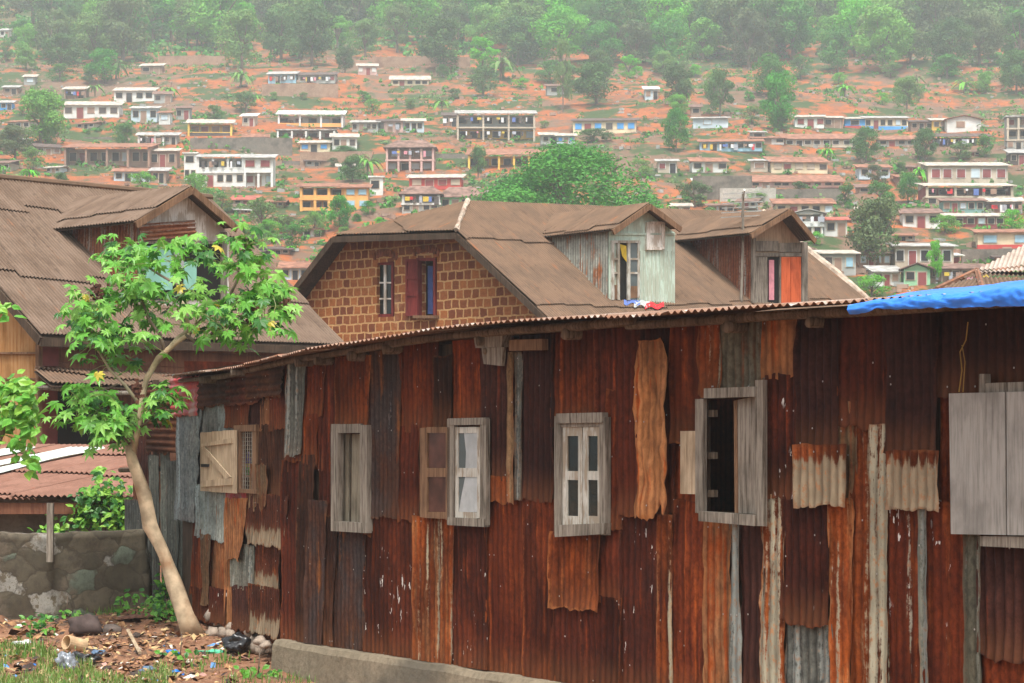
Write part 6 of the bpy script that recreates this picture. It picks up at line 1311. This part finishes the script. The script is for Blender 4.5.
for (x, y, w_, k, lb) in ((38, 636, .22, 60, 'small leafy seedling in front of the stone wall at left'), (135, 618, .3, 60, 'dark low weeds at the foot of the stone wall'), (165, 622, .22, 90, 'dark green weeds left of the slanting trunk'), (66, 618, .2, 26, 'flat green weeds under the stone wall'), (180, 660, .25, 16, 'little green sprout on the bare earth near the trunk'), (258, 676, .25, 26, 'green sprouts by the corner of the plinth')):
    b = gnd(x, y); leafy('weed', lb, 'weed', b, [([b, b + V(.02, 0, .25)], .008)], 0, .065, lg2[:1] + LG[:1] + LG[3:], [(b + V(0, 0, w_ * .55 if k > 30 else .05), (w_, w_, w_ * .6 if k > 30 else .05), k)])
b = gnd(165, 616); leafy('weed', 'tall weeds climbing between the trunk and the sooty sheets', 'weed', b, [([b, b + V(0, 0, .5)], .01)], 0, .06, lg2[:1] + LG[3:], [(b + V(0, 0, .35), (.12, .1, .35), 110)])
# ---------------------------------------------------------------- things on the ground
def rock(name, c, r3, mat, label, seed, cat='stone', group=None, k=.35, n=3):
    mb = MB(); import bmesh
    bm = bmesh.new(); bmesh.ops.create_icosphere(bm, subdivisions=n, radius=1)
    for v in bm.verts:
        d = v.co.copy(); s_ = 1 + k * noise.noise(d * 1.3 + Vector((seed, 0, 0))) + k * .4 * noise.noise(d * 4 + Vector((seed, 3, 0))); v.co = Vector((d.x * r3[0] * s_, d.y * r3[1] * s_, max(-.55, d.z) * r3[2] * s_))
    vs = [v.co + Vector(c) for v in bm.verts]; fs = [tuple(v.index for v in f.verts) for f in bm.faces]; bm.free(); mb.add(vs, fs)
    o = mb.build(name, mat, smooth=True, loc=c); tag(o, label, cat, group); return o
g_ = gnd(85, 636); rock('stone', g_ + V(0, 0, .1), (.19, .15, .13), plain('dark_stone', (.07, .05, .045), .9, .3, 9), 'large dark round stone on the litter in front of the wall', 3)
rock('stone', gnd(111, 634) + V(0, 0, .04), (.11, .09, .06), plain('dark_stone2', (.09, .07, .06), .9, .3, 9), 'smaller dark stone right of the large dark stone', 8)
rock('stone', gnd(98, 634) + V(0, 0, .03), (.06, .06, .05), plain('brown_stone', (.25, .13, .08), .9, .3, 9), 'small brown stone beside the large dark stone', 9)
bagm = plain('black_plastic', (.012, .012, .014), .3, .3, 9, spec=.6)
rock('plastic_bag', gnd(84, 664) + V(0, 0, .04), (.14, .1, .06), bagm, 'crumpled black plastic bag on the litter near the tin', 12, 'bag', k=.8, n=4)
rock('plastic_bag', gnd(237, 654) + V(0, 0, .09), (.13, .11, .12), bagm, 'black bag slumped against the stones under the shack', 14, 'bag', k=.6, n=4)
rock('bottle_pile', gnd(67, 668) + V(0, 0, .05), (.1, .08, .1), plain('clear_plastic', (.2, .22, .25), .15, .4, 20, spec=.8), 'crushed clear plastic bottle left of the black bag', 17, 'bottle', k=.8, n=4).name = 'plastic_bottle'
blm = plain('bright_blue_plastic', (.02, .2, .7), .4, .2)
for i, (x, y, lb) in enumerate(((172, 655, 'blue plastic scrap on the path, upper of two near the trunk'), (178, 675, 'blue plastic scrap on the path, lower of two near the trunk'), (30, 669, 'blue plastic scrap at the left by the grass'), (147, 672, 'bluish plastic scrap in the middle of the litter'), (98, 655, 'grey-blue cloth scrap right of the black bag'))):
    rock('plastic_scrap', gnd(x, y) + V(0, 0, .015), (.06, .05, .03), blm if i < 3 else plain('dull_blue', (.1, .16, .25), .6), lb, 20 + i, 'litter', k=.9)
rock('plastic_scrap', gnd(211, 653) + V(0, 0, .01), (.11, .05, .02), plain('green_plastic', (.1, .5, .3), .4), 'green plastic strip on the earth under the patched wall', 31, 'litter', k=.9)
rock('plastic_scrap', gnd(24, 645) + V(0, 0, .015), (.08, .06, .03), plain('white_plastic', (.7, .7, .72), .4), 'white plastic scrap left of the seedling', 33, 'litter', k=.9)
# tin
c = gnd(74, 652); mb = MB(); ax = V(-.65, -.7, .25).normalized(); c = c + V(0, 0, .08); u_ = ax.orthogonal().normalized(); w_ = ax.cross(u_)
for r_, k0, k1 in ((.075, -.12, .1), (.067, .1, -.1)):
    vs = [c + ax * kk + (u_ * cos(a) + w_ * sin(a)) * r_ for kk in (k0, k1) for a in [6.283 * i / 20 for i in range(20)]]; mb.add(vs, [(i, (i + 1) % 20, 20 + (i + 1) % 20, 20 + i) for i in range(20)])
vs = [c + ax * .1 + (u_ * cos(a) + w_ * sin(a)) * r_ for r_ in (.075, .067) for a in [6.283 * i / 20 for i in range(20)]]; mb.add(vs, [(i, (i + 1) % 20, 20 + (i + 1) % 20, 20 + i) for i in range(20)]); mb.face([c - ax * .11 + (u_ * cos(a) + w_ * sin(a)) * .074 for a in [6.283 * i / 20 for i in range(20)]])
tag(mb.build('tin_can', plain('rusty_cream_tin', (.6, .42, .25), .5, .3, 9)), 'open cream and rust tin lying on the litter', 'tin')
# stones under the patched corner
stm = plain('rubble_stone', (.3, .24, .19), .95, .35, 9)
spots = [(212, 622), (219, 630), (226, 637), (233, 634), (241, 641), (250, 640), (222, 642), (215, 636), (262, 650), (256, 656), (248, 652), (268, 645), (272, 654), (207, 617), (230, 628), (262, 641), (244, 632), (254, 647)]
for i, (x, y) in enumerate(spots):
    u, z = LW.uz(x, y, .08); p = LW.w(u, max(z, terr(*LW.w(u, 0, .1).xy) + .04), -.02 + .04 * (i % 4)); s_ = R.uniform(.06, .11)
    rock('rubble_stone', p, (s_, s_, s_ * .8), stm, 'pale rubble stone in the heap propping the patched corner of the shack', 50 + i, 'stone', 'rubble stones under the patched corner', .5, 2)
mb = MB(); p0, p1 = gnd(150, 598) + V(0, 0, .35), gnd(182, 630) + V(0, 0, .05); mb.tube([p0, p0.lerp(p1, .5) + V(0, 0, .02), p1], .016, 6, rough=.3); tag(mb.build('stick', M['wbrown']), 'thin broken stick leaning at the foot of the slanting trunk', 'stick')
mb = MB(); p0, p1 = gnd(128, 640) + V(0, 0, .1), gnd(140, 656) + V(0, 0, .03); mb.tube([p0, p1], .02, 6, rough=.3); tag(mb.build('stick', M['wpale']), 'short pale stick in the middle of the litter', 'stick')
mb = MB(); p0 = gnd(140, 622) + V(0, 0, .06); mb.hexa([p0 + V(x, y, z + x * .1) for z in (0, .02) for x, y in ((-.22, -.2), (.35, -.15), (.3, .25), (-.2, .2))]); tag(mb.build('rusty_plate', M['roof_red']), 'rusty red sheet lying flat below the wall end', 'metal sheet')
# litter, leaves, earth crumbs
lm = [plain('dry_leaf', (.32, .17, .08), .8, .4, 9), plain('straw', (.45, .32, .16), .8, .3, 9), plain('paper', (.62, .58, .52), .7, .2, 9), plain('dark_debris', (.05, .035, .03), .9, .3, 9), plain('brown_debris', (.18, .09, .05), .9, .4, 9), plain('blue_scrap', (.1, .25, .5), .5), plain('pink_scrap', (.5, .28, .24), .7)]
mb = MB()
for _ in range(3000):
    px = rr.uniform(-8, 300); py = 604 + 82 * rr.random() ** .8; 
    if px > 150 + (py - 604) * 1.0 and rr.random() < .55: continue
    if px > 190 and rr.random() < .5: continue
    if px > 272: continue
    c = gnd(px, py) if _ % 3 == 0 else V(c.x + rr.gauss(0, .12), c.y + rr.gauss(0, .15), 0); c.z = terr(c.x, c.y) + rr.uniform(.004, .03)
    s_ = rr.uniform(.012, .05) * (1 if rr.random() < .9 else 1.8); a = rr.random() * 6.28; e_ = rr.uniform(.3, 1); u_ = V(cos(a), sin(a), rr.gauss(0, .35)) * s_; w_ = V(-sin(a), cos(a), rr.gauss(0, .5)) * s_ * e_; b_ = V(0, 0, s_ * rr.uniform(0, .5))
    mi = rr.choices(range(7), (30, 20, 4, 18, 30, 1, 3))[0]
    mb.face([c - u_, c - w_ * .8, c + u_ * .1 - w_ * .2 + b_], mi=mi); mb.face([c - u_, c + u_ * .1 - w_ * .2 + b_, c + w_], mi=mi); mb.face([c + u_, c + w_, c + u_ * .1 - w_ * .2 + b_], mi=mi); mb.face([c + u_, c + u_ * .1 - w_ * .2 + b_, c - w_ * .8], mi=mi)
o = mb.build('litter', lm, loc=(-4, 22, 0)); tag(o, 'trodden litter of leaves, paper and scraps on the earth', 'litter', kind='stuff')
mb = MB()
def blade(c, h, mi):
    a = rr.random() * 6.28; l = rr.uniform(.1, .6) * h; w_ = V(-sin(a), cos(a), 0) * .005; d = V(cos(a), sin(a), 0)
    mb.face([c - w_, c + w_, c + w_ * .8 + d * l * .4 + V(0, 0, h * .6), c - w_ * .8 + d * l * .4 + V(0, 0, h * .6)], mi=mi); mb.face([c - w_ * .8 + d * l * .4 + V(0, 0, h * .6), c + w_ * .8 + d * l * .4 + V(0, 0, h * .6), c + d * l + V(0, 0, h)], mi=mi)
for _ in range(11000):
    px = rr.uniform(-10, 185); py = rr.uniform(650, 700)
    if noise.noise(Vector((px * .035, py * .06, 2))) + (py - 672) * .03 - max(0, px - 60) * .003 < -.02: continue
    D = 1.8 + .3; 
    yy = 2.15 * F / (py - HY); c = V((px - 512) / F * yy, yy, 0); c.z = terr(c.x, c.y); blade(c, rr.uniform(.03, .11), rr.choice((0, 0, 1, 2)))
for px0, py0, k in ((15, 650, 260), (40, 655, 160), (110, 612, 160), (75, 614, 120), (200, 668, 60), (225, 660, 60), (250, 680, 90), (163, 610, 100), (300, 682, 60)):
    g0 = gnd(px0, py0)
    for _ in range(k): c = V(g0.x + rr.gauss(0, .13), g0.y + rr.gauss(0, .2), 0); c.z = terr(c.x, c.y); blade(c, rr.uniform(.03, .12), rr.choice((0, 1, 1)))
o = mb.build('grass', [leaf_m('grass_a', (.16, .28, .05), (.22, .34, .08)), leaf_m('grass_b', (.1, .24, .04), (.14, .28, .05)), leaf_m('grass_dry', (.38, .34, .14), (.42, .36, .18))], loc=(-4, 21, 0)); tag(o, 'ragged grass and weeds along the front of the litter', 'grass', kind='stuff')
